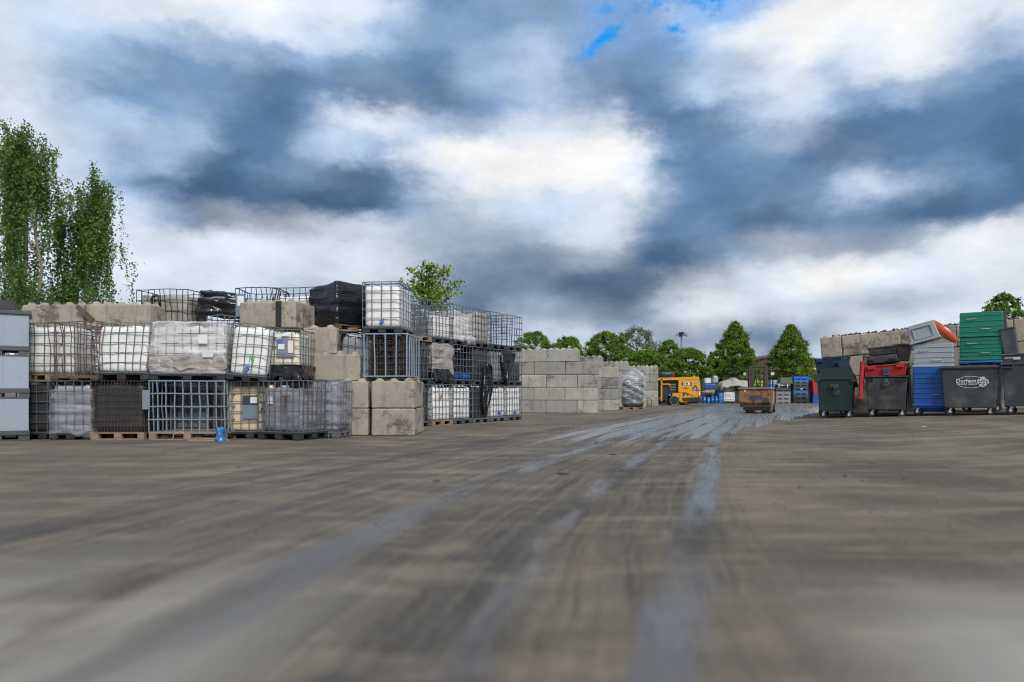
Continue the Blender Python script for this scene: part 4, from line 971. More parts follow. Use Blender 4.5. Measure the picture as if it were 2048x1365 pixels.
# stacked dark tubs on the bins behind
def tub(label, X, Y, z, w, d, h, mat, rz=0.0, tiltx=0.0, flip=False, group='upturned tubs and boxes piled on the bins', ribs=0, handle=0, name='plastic_tub', cat='plastic tub', tap=0.9, tilty=0.0, rimmat=None, pockets=False):
    t = thing(name, label, cat, (X, Y, z), 0, group, rot=(tiltx, tilty, rz))
    bm = bmesh.new(); a, b = (1.0, tap) if flip else (tap, 1.0)
    frustum(bm, w*a, d*a, w*b, d*b, 0.0, h, 0.02)
    link_mesh('body', bm, mat, t)
    rz_ = 0.02 if flip else h-0.02
    bm = bmesh.new(); box(bm, (0, 0, rz_), (w*1.05, d*1.05, 0.045), None, 0.01); link_mesh('rim', bm, rimmat or mat, t)
    if ribs:
        bm = bmesh.new()
        for i in range(ribs):
            zz = h*(0.2+0.65*i/max(1, ribs-1)); k = (a+(b-a)*zz/h)
            box(bm, (0, 0, zz), (w*k*1.012+0.012, d*k*1.012+0.012, 0.022), None, 0.006)
        link_mesh('rib', bm, mat, t)
    for i in range(handle):
        zz = h*(0.3+0.42*i); k = (a+(b-a)*zz/h); bm = bmesh.new()
        xx = (-0.22 if i else 0.1)*w
        tube(bm, [(xx-0.11, -d*k/2+0.0, zz), (xx-0.10, -d*k/2-0.04, zz), (xx+0.10, -d*k/2-0.04, zz), (xx+0.11, -d*k/2+0.0, zz)], 0.011, 6)
        link_mesh('handle', bm, 'castor_metal' if mat != 'blue' else 'light_grey', t)
    if pockets:
        bm = bmesh.new()
        for sx in (-1, 1):
            for zz in (rz_+0.0, rz_+(0.09 if flip else -0.09)): box(bm, (sx*w*0.33, -d*0.54, zz), (w*0.24, 0.05, 0.018), None, 0.004)
            for ex in (-1, 1): box(bm, (sx*w*0.33+ex*w*0.115, -d*0.54, rz_+(0.045 if flip else -0.045)), (0.016, 0.05, 0.09), None, 0.004)
        link_mesh('lifting_pocket', bm, mat, t)
    return t
GB = 'upturned tubs and boxes piled on the bins'
# hidden bin carrying the tubs behind the red-lidded one
t = wbin('charcoal bin hidden behind the red-lidded bin, carrying the dark tubs', 1775, 20.75, 1.1, 0.75, 1.50, 'bin_black')
def tub_at(label, px_, Y, z, w, d, h, mat, extra=-3.0, **kw):
    X, Yc, rz = facing(px_, Y, d, extra); return tub(label, X, Yc, z, w, d, h, mat, rz, **kw)
zt_ = gz(t.location.x, t.location.y)+1.49
tub_at('upturned dark tub with lifting pockets just above the red lid', 1762, 20.7, zt_, 0.90, 0.7, 0.22, 'bin_black', flip=True, pockets=True, tilty=R(-4))
tub_at('smaller dark tub stacked on the upturned one above the red lid', 1765, 20.75, zt_+0.24, 0.74, 0.6, 0.24, 'bin_black', tilty=R(-5))
tub_at('tapered black tub standing upright left of the light grey box', 1806, 20.7, zt_+0.06, 0.46, 0.6, 0.50, 'bin_black', tap=0.6)
# blue box with grey boxes on it
Xc, Yc_, rzc = facing(1866, 18.9, 0.9); zc = gz(Xc, Yc_)
t = thing('castor_base', 'black castor base frame under the tall blue box', 'bin base', (Xc, Yc_, zc), rzc)
bm = bmesh.new(); box(bm, (0, 0, 0.225), (0.86, 0.86, 0.05), None, 0.01); frustum(bm, 0.5, 0.5, 0.6, 0.6, 0.10, 0.198, 0.002); link_mesh('frame', bm, 'blue', t)
for sx in (-1, 1):
    for sy in (-1, 1): castor(t, sx*0.36, sy*0.36, 0.3*sx)
tub_at('tall upturned blue box with ridges under the light grey boxes', 1866, 18.9, zc+0.255, 0.90, 0.9, 1.03, 'blue', flip=True, ribs=6, handle=1, tap=1.04)
zg = zc+0.255+1.03
tub_at('light grey ridged box standing on the tall blue box', 1866, 18.9, zg+0.005, 0.93, 0.9, 0.62, 'light_grey', flip=True, ribs=4, handle=2, tap=0.97)
t = tub_at('light grey box tipped at an angle with a recessed side panel, topmost grey one', 1851, 18.95, zg+0.70, 0.72, 0.7, 0.50, 'light_grey', flip=True, tap=0.86, tilty=R(-15))
bm = bmesh.new()
for (cx, cz, sx_, sz_) in [(0, 0.40, 0.42, 0.02), (0, 0.10, 0.46, 0.02)]: box(bm, (cx, -0.342, cz), (sx_, 0.03, sz_), None, 0.004)
for sx in (-1, 1): box(bm, (sx*0.22, -0.342, 0.25), (0.02, 0.03, 0.32), None, 0.004)
link_mesh('panel_frame', bm, 'light_grey', t)
# orange lid: folded cone-like sheet
t = thing('orange_lid', 'orange-red curved lid sliding down off the tipped grey box', 'bin lid', (facing(1887, 19.0, 0.6)[0], facing(1887, 19.0, 0.6)[1], zg+0.66), rzc, 'loose bin lids')
bm = bmesh.new()
A_, B_ = Vector((-0.27, 0, 0.62)), Vector((0.32, 0, 0.08)); r1 = []; r2 = []
for i in range(13):
    tt_ = i/12; c_ = A_.lerp(B_, tt_); k = math.sin(math.pi*min(1, tt_*0.9+0.08))**0.7
    for lst, off in ((r1, -0.35), (r2, 0.35)):
        lst.append([bm.verts.new(c_ + Vector((0.0, off*(0.3+0.7*k), 0)) + Vector((0.64, 0, 0.76))*(0.07*k)), bm.verts.new(c_ + Vector((-0.05-0.05*k, off*0.8, -0.10*k-0.05)))])
for i in range(12):
    a, b, c_, d_ = r1[i], r1[i+1], r2[i], r2[i+1]
    bm.faces.new((a[0], b[0], d_[0], c_[0])); bm.faces.new((a[1], c_[1], d_[1], b[1])); bm.faces.new((a[0], a[1], b[1], b[0])); bm.faces.new((c_[0], d_[0], d_[1], c_[1]))
bm.faces.new((r1[0][0], r2[0][0], r2[0][1], r1[0][1])); bm.faces.new((r1[-1][0], r1[-1][1], r2[-1][1], r2[-1][0]))
link_mesh('shell', bm, 'orange', t, True)
# green boxes on a blue-lidded bin, behind the lettered bin
t = wbin('dark bin with a flat blue lid under the two green boxes', 1962, 19.5, 1.05, 0.95, 1.37, 'bin_grey')
flatlid(t, 1.06, 1.0, 1.37, 'blue_mid', 0.01, 0.04)
ze = t.location.z+1.37+0.055
tub_at('lower green ridged box under its twin', 1962, 19.5, ze, 1.00, 0.9, 0.64, 'teal_green', flip=True, ribs=5, handle=2, tap=0.985)
tub_at('upper green ridged box, tallest thing on the bins', 1962, 19.5, ze+0.645, 1.01, 0.9, 0.68, 'teal_green', flip=True, ribs=4, handle=2, tap=0.985)
lid_at('dark grey lid leaning upright right of the green boxes', 2017, 19.3, 1.75, 0.7, 1.35, -5, 'bin_grey', 0.12)
tub_at('dark grey tub leaning between the green boxes and the wall', 2030, 19.0, 1.35, 0.34, 0.6, 1.3, 'bin_grey', tilty=R(-8))
# lettered bin
t = wbin('slate grey bin with a white oval council badge on its front', 1939, 18.2, 1.30, 1.0, 1.24, 'bin_grey', -2.5, handles=False)
flatlid(t, 1.30, 1.0, 1.24, 'bin_grey', 0.012, 0.045)
def fpos(x, z): z += 0.06; return (x, -(0.43+(0.475-0.43)*(z-0.2)/0.99)-0.008, z)
rt = (R(90)+0.0454, 0, 0)
bm = bmesh.new(); n_ = 40
for i in range(n_):
    a, b = 2*math.pi*i/n_, 2*math.pi*(i+1)/n_
    if -0.55 < math.atan2(math.sin(a), math.cos(a)) < 0.62: continue
    p = [(0.31*math.cos(q)*k, 0.155*math.sin(q)*k2, 0) for q, k, k2 in ((a, 1, 1), (b, 1, 1), (b, 0.965, 0.93), (a, 0.965, 0.93))]
    bm.faces.new([bm.verts.new(v) for v in p])
o = link_mesh('badge_oval', bm, 'white', t, False, fpos(0.02, 0.80), rt)
o.modifiers.new('thickness', 'SOLIDIFY').thickness = 0.004
text_mesh('Durham', 0.132, 'white', t, fpos(-0.075, 0.83), rt, 0.002, 0.001, space=1.0)
text_mesh('County Council', 0.066, 'white', t, fpos(-0.05, 0.752), rt, 0.002, 0.001)
# coat of arms: shield with quartered lions, crest above
bm = bmesh.new()
def poly(pts): bm.faces.new([bm.verts.new((x, y, 0)) for x, y in pts])
def ringpoly(pts, k=0.86):
    n = len(pts); cx_ = sum(p[0] for p in pts)/n; cy_ = sum(p[1] for p in pts)/n
    for i in range(n):
        a, b = pts[i], pts[(i+1) % n]; poly([a, b, (cx_+(b[0]-cx_)*k, cy_+(b[1]-cy_)*k), (cx_+(a[0]-cx_)*k, cy_+(a[1]-cy_)*k)])
ringpoly([(-0.10, 0.06), (0.10, 0.06), (0.10, -0.04), (0.075, -0.10), (0, -0.15), (-0.075, -0.10), (-0.10, -0.04)])
poly([(-0.008, 0.055), (0.008, 0.055), (0.008, -0.135), (-0.008, -0.135)])
poly([(-0.095, -0.025), (-0.01, -0.025), (-0.01, -0.040), (-0.09, -0.040)]); poly([(0.095, -0.025), (0.01, -0.025), (0.01, -0.040), (0.09, -0.040)])
for cx_, cy_ in ((-0.05, 0.018), (0.05, 0.018), (-0.042, -0.075), (0.042, -0.075)):   # small rampant beasts
    for (dx, dy, w_, h_) in ((0, 0, 0.012, 0.022), (0.012, 0.02, 0.009, 0.009), (0.018, 0.004, 0.012, 0.005), (-0.008, -0.024, 0.006, 0.012), (0.01, -0.024, 0.006, 0.012), (-0.02, 0.008, 0.005, 0.014)):
        poly([(cx_+dx-w_, cy_+dy-h_*0.6), (cx_+dx+w_, cy_+dy-h_), (cx_+dx+w_*0.7, cy_+dy+h_), (cx_+dx-w_*0.8, cy_+dy+h_*0.7)])
poly([(-0.07, 0.068), (0.07, 0.068), (0.055, 0.085), (-0.055, 0.085)]); poly([(-0.04, 0.09), (0.04, 0.09), (0.055, 0.125), (0.02, 0.108), (0, 0.135), (-0.02, 0.108), (-0.055, 0.125)])
poly([(-0.115, 0.04), (-0.105, 0.04), (-0.12, -0.06), (-0.135, -0.05)]); poly([(0.115, 0.04), (0.105, 0.04), (0.12, -0.06), (0.135, -0.05)])
o = link_mesh('badge_crest', bm, 'white', t, False, fpos(0.285, 0.815), rt); o.scale = (1.0, 1.0, 1)
o.modifiers.new('thickness', 'SOLIDIFY').thickness = 0.004
# right-most bin
t = wbin('grey bin with a sloping lid and lifting pocket, cut by the right edge', 2062, 17.4, 1.25, 1.0, 1.28, 'bin_grey', -3)
bm = bmesh.new(); frustum(bm, 1.1, 0.98, 1.20, 1.04, 0, 0.20, 0.02); box(bm, (0, 0, 0.225), (1.26, 1.08, 0.05), None, 0.02); link_mesh('lid', bm, 'bin_grey', t, False, (0, 0, 1.27), (0, R(-2), 0))
plate(t, -0.28, 1.39, 0.14, 0.06, -0.53, 'paper'); plate(t, -0.42, 1.40, 0.22, 0.015, -0.53, 'paper')

# ------------------------------------------------------------------ forklift, driver, skip
fk = R(-26); XF, YF = WX(1513, 31.0), 31.0
fdir = Vector((math.sin(fk), -math.cos(fk), 0))       # towards which it drives
t = thing('tipping_skip', 'rust-streaked brown and grey tipping skip carried by the forklift', 'skip', (XF, YF, 0.0), fk)
bm = bmesh.new(); vs = box(bm, (0, 0, 0.66), (1.26, 0.95, 0.80))
for v in vs:
    if v.co.z > 0.6: v.co.x *= 1.05; v.co.y = v.co.y*1.0-0.10 if v.co.y < 0 else v.co.y
    else: v.co.y *= 0.8
top_f = [f for f in bm.faces if all(v.co.z > 1.0 for v in f.verts)]
r_ = bmesh.ops.inset_individual(bm, faces=top_f, thickness=0.03); ext = bmesh.ops.extrude_face_region(bm, geom=top_f)
for v in [g_ for g_ in ext['geom'] if isinstance(g_, bmesh.types.BMVert)]: v.co.z -= 0.6
bmesh.ops.delete(bm, geom=top_f, context='FACES')
link_mesh('hopper', bm, 'skip', t)
bm = bmesh.new()
for (a, b) in [((-0.70, -0.60), (0.70, -0.60)), ((0.69, -0.60), (0.69, 0.49)), ((0.70, 0.49), (-0.70, 0.49)), ((-0.69, 0.49), (-0.69, -0.60))]: tube(bm, [(a[0], a[1], 1.07), (b[0], b[1], 1.07)], 0.025, 6)
link_mesh('rim', bm, 'skip_rim', t)
bm = bmesh.new(); box(bm, (0, 0, 0.18), (1.0, 0.85, 0.14), None, 0.01); box(bm, (-0.05, -0.45, 0.17), (0.1, 0.06, 0.2)); box(bm, (0.55, 0.1, 0.2), (0.06, 0.8, 0.28)); link_mesh('base_frame', bm, 'black_metal', t)
rk = (R(90)+R(-8), 0, 0)
def fz(z): return -0.38-(z-0.26)/0.8*0.195-0.012
text_mesh('PIT', 0.30, 'black_metal', t, (-0.22, fz(0.75), 0.75), (R(90)+0.23, 0, 0), 0.002, -0.004, space=1.15)
text_mesh('K', 0.17, 'white', t, (-0.40, fz(0.93), 0.93), (R(90)+0.23, 0, 0), 0.002, 0.008)
bm = bmesh.new(); box(bm, (0, 0, 0), (0.18, 0.006, 0.12), (-0.23, 0, 0)); link_mesh('sticker', bm, 'paper', t, False, (0.04, fz(0.72), 0.72))
bm = bmesh.new(); box(bm, (0, 0, 0), (0.03, 0.006, 0.10), (-0.23, 0, 0)); link_mesh('sticker', bm, 'paper', t, False, (0.02, fz(0.42), 0.42))

ffp = Vector((XF, YF, 0)) - fdir*0.62
ft = thing('forklift', 'dark forklift truck with a tall twin mast behind the rusty skip', 'forklift', ffp, fk)
def fp(name, mat, fn, parent=ft, smooth=False):
    bm = bmesh.new(); fn(bm); return link_mesh(name, bm, mat, parent, smooth)
def mastf(bm):
    for sx in (-1, 1):
        box(bm, (sx*0.33, 0, 1.05), (0.13, 0.12, 2.05)); box(bm, (sx*0.23, 0.03, 1.0), (0.06, 0.1, 1.95))
    box(bm, (0, 0, 2.04), (0.62, 0.08, 0.07)); box(bm, (0, 0, 1.30), (0.5, 0.05, 0.05)); box(bm, (0, 0.0, 0.5), (0.6, 0.07, 0.1))
    for x in (-0.08, 0.08): cyl(bm, (x, 0.02, 0.3), (x, 0.02, 1.9), 0.03, 8)
mst = fp('mast', 'wood_dark', mastf)
fp('carriage', 'black_metal', lambda bm: [box(bm, (0, -0.10, z), (0.9, 0.05, 0.1)) for z in (0.25, 0.6)])
for sx in (-1, 1): fp('fork', 'black_metal', lambda bm: (box(bm, (sx*0.28, -0.62, 0.075), (0.11, 1.0, 0.035)), box(bm, (sx*0.28, -0.135, 0.3), (0.11, 0.04, 0.5))))
fp('body', 'yellow', lambda bm: (box(bm, (0, 0.9, 0.5), (1.0, 1.0, 0.5), None, 0.05), box(bm, (0, 1.55, 0.62), (1.0, 0.5, 0.85), None, 0.1)))
fp('seat', 'cloth_dark', lambda bm: (box(bm, (0, 0.95, 0.84), (0.48, 0.48, 0.12), None, 0.03), box(bm, (0, 1.22, 1.12), (0.46, 0.1, 0.5), (-0.15, 0, 0), 0.03)))
def guard(bm):
    for sx in (-1, 1):
        tube(bm, [(sx*0.46, 0.25, 0.6), (sx*0.46, 0.35, 1.9), (sx*0.44, 0.5, 2.02), (sx*0.44, 1.55, 2.02), (sx*0.44, 1.7, 1.0)], 0.03, 6)
    for i in range(6): box(bm, (0, 0.5+i*0.2, 2.035), (0.9, 0.04, 0.03))
fp('overhead_guard', 'black_metal', guard)
fp('steering_column', 'black_metal', lambda bm: (tube(bm, [(0, 0.35, 0.6), (0, 0.55, 1.18)], 0.03, 6), tube(bm, [(0.17*math.cos(a*math.pi/6), 0.57+0.06*math.sin(a*math.pi/6), 1.2+0.14*math.sin(a*math.pi/6)) for a in range(13)], 0.014, 5)))
for sx in (-1, 1):
    for yy, rr in ((0.22, 0.24), (1.45, 0.2)):
        b = bmesh.new(); cyl(b, (-0.09, 0, 0), (0.09, 0, 0), rr, 18); w_ = link_mesh('wheel', b, 'rubber', ft, False, (sx*0.47, yy, rr))
        b = bmesh.new(); cyl(b, (-0.095, 0, 0), (0.095, 0, 0), rr*0.5, 12); link_mesh('rim', b, 'mid_grey', w_)
    b = bmesh.new(); cyl(b, (0, -0.05, 0), (0, 0.03, 0), 0.075, 12); link_mesh('work_lamp', b, 'white', ft, False, (sx*0.58, 0.15, 1.72))
    b = bmesh.new(); tube(b, [(sx*0.46, 0.3, 1.74), (sx*0.58, 0.2, 1.72)], 0.015, 5); link_mesh('lamp_bracket', b, 'black_metal', ft)

def person():
    P = thing('person', 'driver in a yellow-green high-visibility jacket and dark cap seated in the forklift', 'person', ffp, fk)
    def skin(name, mat, verts, edges, root=0, sub=2):
        me = bpy.data.meshes.new(name); me.from_pydata([v[:3] for v in verts], edges, []); me.materials.append(M[mat])
        o = bpy.data.objects.new(name, me); col.objects.link(o); o.parent = P
        md = o.modifiers.new('skin', 'SKIN'); md.use_smooth_shade = True
        for i, v in enumerate(verts):
            sv_ = me.skin_vertices[0].data[i]; rr = v[3] if len(v) < 5 else (v[3], v[4]); sv_.radius = (rr, rr) if not isinstance(rr, tuple) else rr; sv_.use_root = (i == root)
        o.modifiers.new('smooth', 'SUBSURF').levels = sub; o.modifiers['smooth'].render_levels = sub
        return o
    y0 = 0.98
    V = [(0, y0, 1.0, 0.15), (0, y0, 1.2, 0.14), (0, y0-0.02, 1.38, 0.16), (0, y0-0.03, 1.48, 0.08), (0, y0-0.05, 1.55, 0.05),     # pelvis chest neck
         (0.17, y0-0.03, 1.44, 0.065), (0.24, y0-0.12, 1.22, 0.05), (0.17, y0-0.33, 1.17, 0.038),
         (-0.17, y0-0.03, 1.44, 0.065), (-0.24, y0-0.12, 1.22, 0.05), (-0.15, y0-0.33, 1.20, 0.038),
         (0.11, y0-0.1, 0.97, 0.09), (0.13, y0-0.48, 0.98, 0.075), (0.13, y0-0.55, 0.62, 0.05), (0.13, y0-0.66, 0.58, 0.04),
         (-0.11, y0-0.1, 0.97, 0.09), (-0.13, y0-0.48, 0.98, 0.075), (-0.13, y0-0.55, 0.62, 0.05), (-0.13, y0-0.66, 0.58, 0.04)]
    E = [(0, 1), (1, 2), (2, 3), (3, 4), (2, 5), (5, 6), (6, 7), (2, 8), (8, 9), (9, 10), (0, 11), (11, 12), (12, 13), (13, 14), (0, 15), (15, 16), (16, 17), (17, 18)]
    skin('body', 'cloth_dark', V, E)
    J = [(0, y0, 1.04, 0.165), (0, y0, 1.2, 0.155), (0, y0-0.02, 1.37, 0.175), (0.18, y0-0.03, 1.44, 0.078), (0.245, y0-0.12, 1.22, 0.062), (0.18, y0-0.31, 1.175, 0.05), (-0.18, y0-0.03, 1.44, 0.078), (-0.245, y0-0.12, 1.22, 0.062), (-0.16, y0-0.31, 1.205, 0.05)]
    skin('jacket', 'hivis', J, [(0, 1), (1, 2), (2, 3), (3, 4), (4, 5), (2, 6), (6, 7), (7, 8)])
    # head with face, ears, hair under a cap
    s = Vector((0, y0-0.06, 1.66))
    def hd(q, n):
        p = Vector((q.x, q.y, q.z-0.12)); r0 = Vector((0.076, 0.094, 0.118))
        d_ = p.normalized(); p = Vector((d_.x*r0.x, d_.y*r0.y, d_.z*r0.z))
        if p.z < -0.03: p.x *= 1-2.2*(-0.03-p.z); 
        p.y -= 0.022*math.exp(-((p.x/0.014)**2+((p.z+0.012)/0.026)**2)) if p.y < 0 else 0
        for ex in (-0.03, 0.03):
            if p.y < 0: p.y += 0.010*math.exp(-(((p.x-ex)/0.014)**2+((p.z-0.012)/0.011)**2))
        if p.y < 0: p.y -= 0.006*math.exp(-((p.x/0.024)**2+((p.z+0.055)/0.008)**2))
        for sx in (-1, 1):
            p.x += sx*0.014*math.exp(-(((p.y-0.01)/0.016)**2+((p.z+0.0)/0.026)**2)) if p.x*sx > 0.05 else 0
        return p
    bm = rbox(0.2, 0.2, 0.24, 0.1, 14, hd); link_mesh('head', bm, 'skin', P, True, s)
    bm = rbox(0.2, 0.2, 0.24, 0.1, 8, lambda q, n: (lambda d_: Vector((d_.x*0.083, d_.y*0.102, max(0.02, d_.z*0.128))))(Vector((q.x, q.y, q.z-0.12)).normalized()))
    box(bm, (0, -0.12, 0.035), (0.13, 0.09, 0.012), (0.15, 0, 0), 0.004); link_mesh('cap', bm, 'cloth_dark', P, True, s)
    bm = bmesh.new()
    for ex in (-0.03, 0.03): bmesh.ops.create_icosphere(bm, subdivisions=1, radius=0.009, matrix=Matrix.Translation((ex, -0.082, 0.012)))
    link_mesh('eyes', bm, 'black_metal', P, True, s)
    for sx, hx, hz in ((1, 0.165, 1.19), (-1, -0.15, 1.21)):
        hy = y0-0.36; V = [(hx, hy+0.02, hz, 0.028), (hx-sx*0.01, hy-0.05, hz+0.005, 0.033)]; E = [(0, 1)]
        for f in range(4):
            b0 = len(V); fx = hx-sx*0.01+(f-1.5)*0.021; L = (0.8, 1.0, 0.95, 0.75)[f]
            V += [(fx, hy-0.085, hz+0.012, 0.010), (fx, hy-0.085-0.03*L, hz-0.01, 0.009), (fx, hy-0.075-0.02*L, hz-0.04*L, 0.008)]; E += [(1, b0), (b0, b0+1), (b0+1, b0+2)]
        b0 = len(V); V += [(hx-sx*0.045, hy-0.045, hz-0.005, 0.011), (hx-sx*0.06, hy-0.075, hz-0.025, 0.010)]; E += [(0, b0), (b0, b0+1)]
        skin('hand', 'skin', V, E, 0, 1)
person()

# ------------------------------------------------------------------ yellow machine
YJ = 49.0
J = thing('yellow_digger', 'yellow site machine with JCB lettering beside the farthest bay wall', 'digger', (WX(1321, YJ), YJ, 0))
kj = YJ/F
def jp(name, mat, fn, smooth=False, parent=J):
    bm = bmesh.new(); fn(bm); return link_mesh(name, bm, mat, parent, smooth)
def jx(px): return (px-1321)*kj
def jz(py): return WZ(py, YJ)
def extr(bm, pts, y0, y1):
    a = [bm.verts.new((x, y0, z)) for x, z in pts]; b = [bm.verts.new((x, y1, z)) for x, z in pts]; n = len(pts)
    bm.faces.new(a); bm.faces.new(b[::-1])
    for i in range(n): bm.faces.new((a[i], b[i], b[(i+1) % n], a[(i+1) % n]))
    bmesh.ops.recalc_face_normals(bm, faces=bm.faces[:])
def px(*pts): return [(jx(a), jz(b)) for a, b in pts]
jp('roof', 'yellow', lambda bm: extr(bm, px((1300, 760), (1322, 756.5), (1360, 755), (1397, 754), (1399, 758), (1368, 760), (1322, 761)), -0.03, 1.7))
jp('engine_cover', 'yellow', lambda bm: extr(bm, px((1357, 759), (1398, 758), (1400, 764), (1402, 795), (1396, 796), (1370, 785), (1357, 784)), 0.0, 1.65))
jp('lower_body', 'yellow', lambda bm: extr(bm, px((1359, 784.2), (1401, 784.2), (1403, 800), (1398, 804), (1363, 805), (1359, 802)), 0.04, 1.6))
jp('counterweight', 'black_metal', lambda bm: extr(bm, px((1365, 796), (1400, 795), (1405, 805), (1396, 806), (1366, 801)), -0.03, 1.66))
jp('engine_bay', 'black_metal', lambda bm: extr(bm, px((1300, 761.2), (1356.5, 760.2), (1356.5, 785), (1300, 800)), 0.25, 1.6))
for i, yy in enumerate((770, 775, 780)): jp('slat', 'mid_grey', lambda bm: box(bm, (jx(1347), 0.22, jz(yy)), (0.42, 0.05, 0.05)))
jp('door_post', 'yellow', lambda bm: (box(bm, (jx(1323), 0.02, jz(780)), (0.10, 0.1, 1.55)), box(bm, (jx(1331), 0.0, jz(769)), (0.6, 0.12, 0.09), None, 0.02), box(bm, (jx(1339), 0.0, jz(770.5)), (0.12, 0.14, 0.14), None, 0.03)))
jp('cab_window', 'glass_dark', lambda bm: extr(bm, px((1325, 773), (1336, 772), (1338, 785), (1335, 800), (1326, 801)), 0.1, 0.24))
jp('window_frame', 'black_metal', lambda bm: tube(bm, [(a, 0.09, b) for a, b in px((1325, 773), (1336, 772), (1338, 785), (1335, 800), (1326, 801), (1325, 773))], 0.035, 5))
jp('front_guard', 'yellow', lambda bm: extr(bm, px((1345, 787), (1358, 786), (1358, 795), (1344, 795)), -0.02, 0.5))
jp('chassis', 'black_metal', lambda bm: extr(bm, px((1300, 800), (1340, 800), (1400, 804), (1400, 807.5), (1300, 810)), 0.3, 1.5))
for cx_, rr, yy in ((1348.5, 0.33, -0.02), (1374.5, 0.21, 0.3), (1348.5, 0.33, 1.3), (1374.5, 0.21, 1.3)):
    b = bmesh.new(); cyl(b, (0, 0, 0), (0, 0.28, 0), rr, 20); w_ = link_mesh('wheel', b, 'rubber', J, False, (jx(cx_), yy, rr))
    b = bmesh.new(); cyl(b, (0, -0.012, 0), (0, 0.1, 0), rr*0.62, 16); link_mesh('rim', b, 'black_metal' if rr > 0.3 else 'light_grey', w_)
    b = bmesh.new(); tube(b, [(rr*0.93*math.cos(a*math.pi/10), -0.012, rr*0.93*math.sin(a*math.pi/10)) for a in range(21)], 0.022, 5); link_mesh('tyre_edge', b, 'mid_grey', w_)
b_ = jp('badge_plate', 'black_metal', lambda bm: box(bm, (jx(1373.5), -0.008, jz(768.3)), (0.66, 0.012, 0.235)))
text_mesh('JCB', 0.29, 'white', J, (jx(1373.5), -0.018, jz(768.3)), (R(90), 0, 0), 0.003, 0.006, space=1.08)
text_mesh('JCB', 0.19, 'black_metal', J, (jx(1388), 0.03, jz(790.5)), (R(90), 0, 0), 0.003, 0.006)
jp('marking', 'black_metal', lambda bm: (box(bm, (jx(1371), -0.004, jz(776)), (0.28, 0.01, 0.03)), box(bm, (jx(1371.5), -0.004, jz(777.6)), (0.36, 0.01, 0.03)), extr(bm, px((1365.5, 786.5), (1378, 786.5), (1376, 794), (1374, 790), (1371, 787.5), (1368.5, 793), (1366, 794)), 0.03, 0.05)))
jp('sticker', 'label_blue', lambda bm: box(bm, (jx(1391.8), -0.006, jz(765.5)), (0.12, 0.012, 0.2)))
jp('sticker', 'paper', lambda bm: box(bm, (jx(1391.8), -0.016, jz(765)), (0.05, 0.006, 0.12)))
jp('sticker', 'steel_dark', lambda bm: (extr(bm, px((1388, 772), (1392, 770.5), (1394, 774), (1395.5, 778), (1394, 783), (1389, 781), (1384.5, 783), (1383.5, 778)), -0.012, 0.002)))
jp('sticker', 'paper', lambda bm: (box(bm, (jx(1390), -0.014, jz(777.5)), (0.06, 0.004, 0.14)), box(bm, (jx(1385.8), -0.014, jz(780)), (0.08, 0.004, 0.05))))
jp('hazard_board', 'bin_red', lambda bm: box(bm, (jx(1398.3), -0.035, jz(787)), (0.14, 0.02, 0.5), (0, -0.1, 0)))
jp('hazard_board', 'paper', lambda bm: box(bm, (jx(1398.3), -0.048, jz(787)), (0.08, 0.01, 0.28), (0, -0.1, 0)))
jp('beacon', 'skip_rim', lambda bm: box(bm, (jx(1390), 0.3, jz(753)), (0.16, 0.15, 0.08), None, 0.02))
# load behind the machine
YK = 56
ibc('tank behind the yellow machine, hidden by it', 1335, YK, 0, 1.15, 1.1, h=1.2, group='far containers behind the machine', tank='tank_grey')
ibc('upper tank behind the yellow machine roof', 1335, YK, 1.2, 1.15, 1.1, h=0.9, group='far containers behind the machine', tank='tank_grey')
t = thing('rolled_bag', 'shiny blue and pink wrapped roll lying above the yellow machine', 'wrapped bundle', (WX(1335, YK), YK+0.5, 2.1))
s = seed(); link_mesh('film', rbox(1.0, 0.7, 0.42, 0.18, 10, lambda q, n: q+n*0.03*fbm(q*5+s)), 'navy', t, True)
bm = rbox(0.16, 0.66, 0.38, 0.12, 6); link_mesh('end_cap', bm, 'bin_red', t, True, (0.46, 0, 0.01))

# ------------------------------------------------------------------ far row of drums, boxes, tarp
YR = 58.0; kr = YR/F
def rx(p): return WX(p, YR)
def rzz(p): return WZ(p, YR)
def drum_bm(r, h):
    bm = bmesh.new(); pr = [(0.88*r, 0), (r, 0.03), (r, h*0.32), (r*1.04, h*0.35), (r, h*0.38), (r, h*0.65), (r*1.04, h*0.68), (r, h*0.71), (r, h-0.04), (0.9*r, h), (0.3*r, h), (0.3*r, h-0.01)]
    tube(bm, [(0, 0, z) for _, z in pr], [q for q, _ in pr], 16); return bm
for i, (p, r, h, yy, lb, mt) in enumerate([(1408, 0.17, 0.66, 0, 'blue drum with a white label, next to the yellow machine', 'blue'), (1416, 0.14, 0.50, -0.1, 'short blue drum under the dark pallet, second from the machine', 'blue_mid'),
        (1424, 0.16, 0.62, -0.05, 'blue drum under the right of the dark pallet', 'blue'), (1432, 0.15, 0.6, 0, 'blue drum left of the tall blue drum', 'blue'), (1440.5, 0.19, 0.85, 0, 'tall blue drum beside the white far container', 'blue_mid')]):
    t = thing('blue_drum', lb, 'drum', (rx(p), YR+yy, 0), 0, 'blue drums in the far row'); link_mesh('shell', drum_bm(r, h), mt, t, True)
    if i != 4: plate(t, 0.02, h*0.55, 0.08, 0.12 if i == 0 else 0.07, -r*1.02, 'paper')
def shelfpal(label, p, z, w, d): 
    t = thing('pallet', label, 'pallet', (rx(p), YR+0.2, z)); bm = bmesh.new(); box(bm, (0, 0, 0.04), (w, d, 0.08)); link_mesh('deck', bm, 'black_metal', t)
bm = bmesh.new(); box(bm, (0, 0, 0.335), (0.95, 0.5, 0.65), None, 0.02)
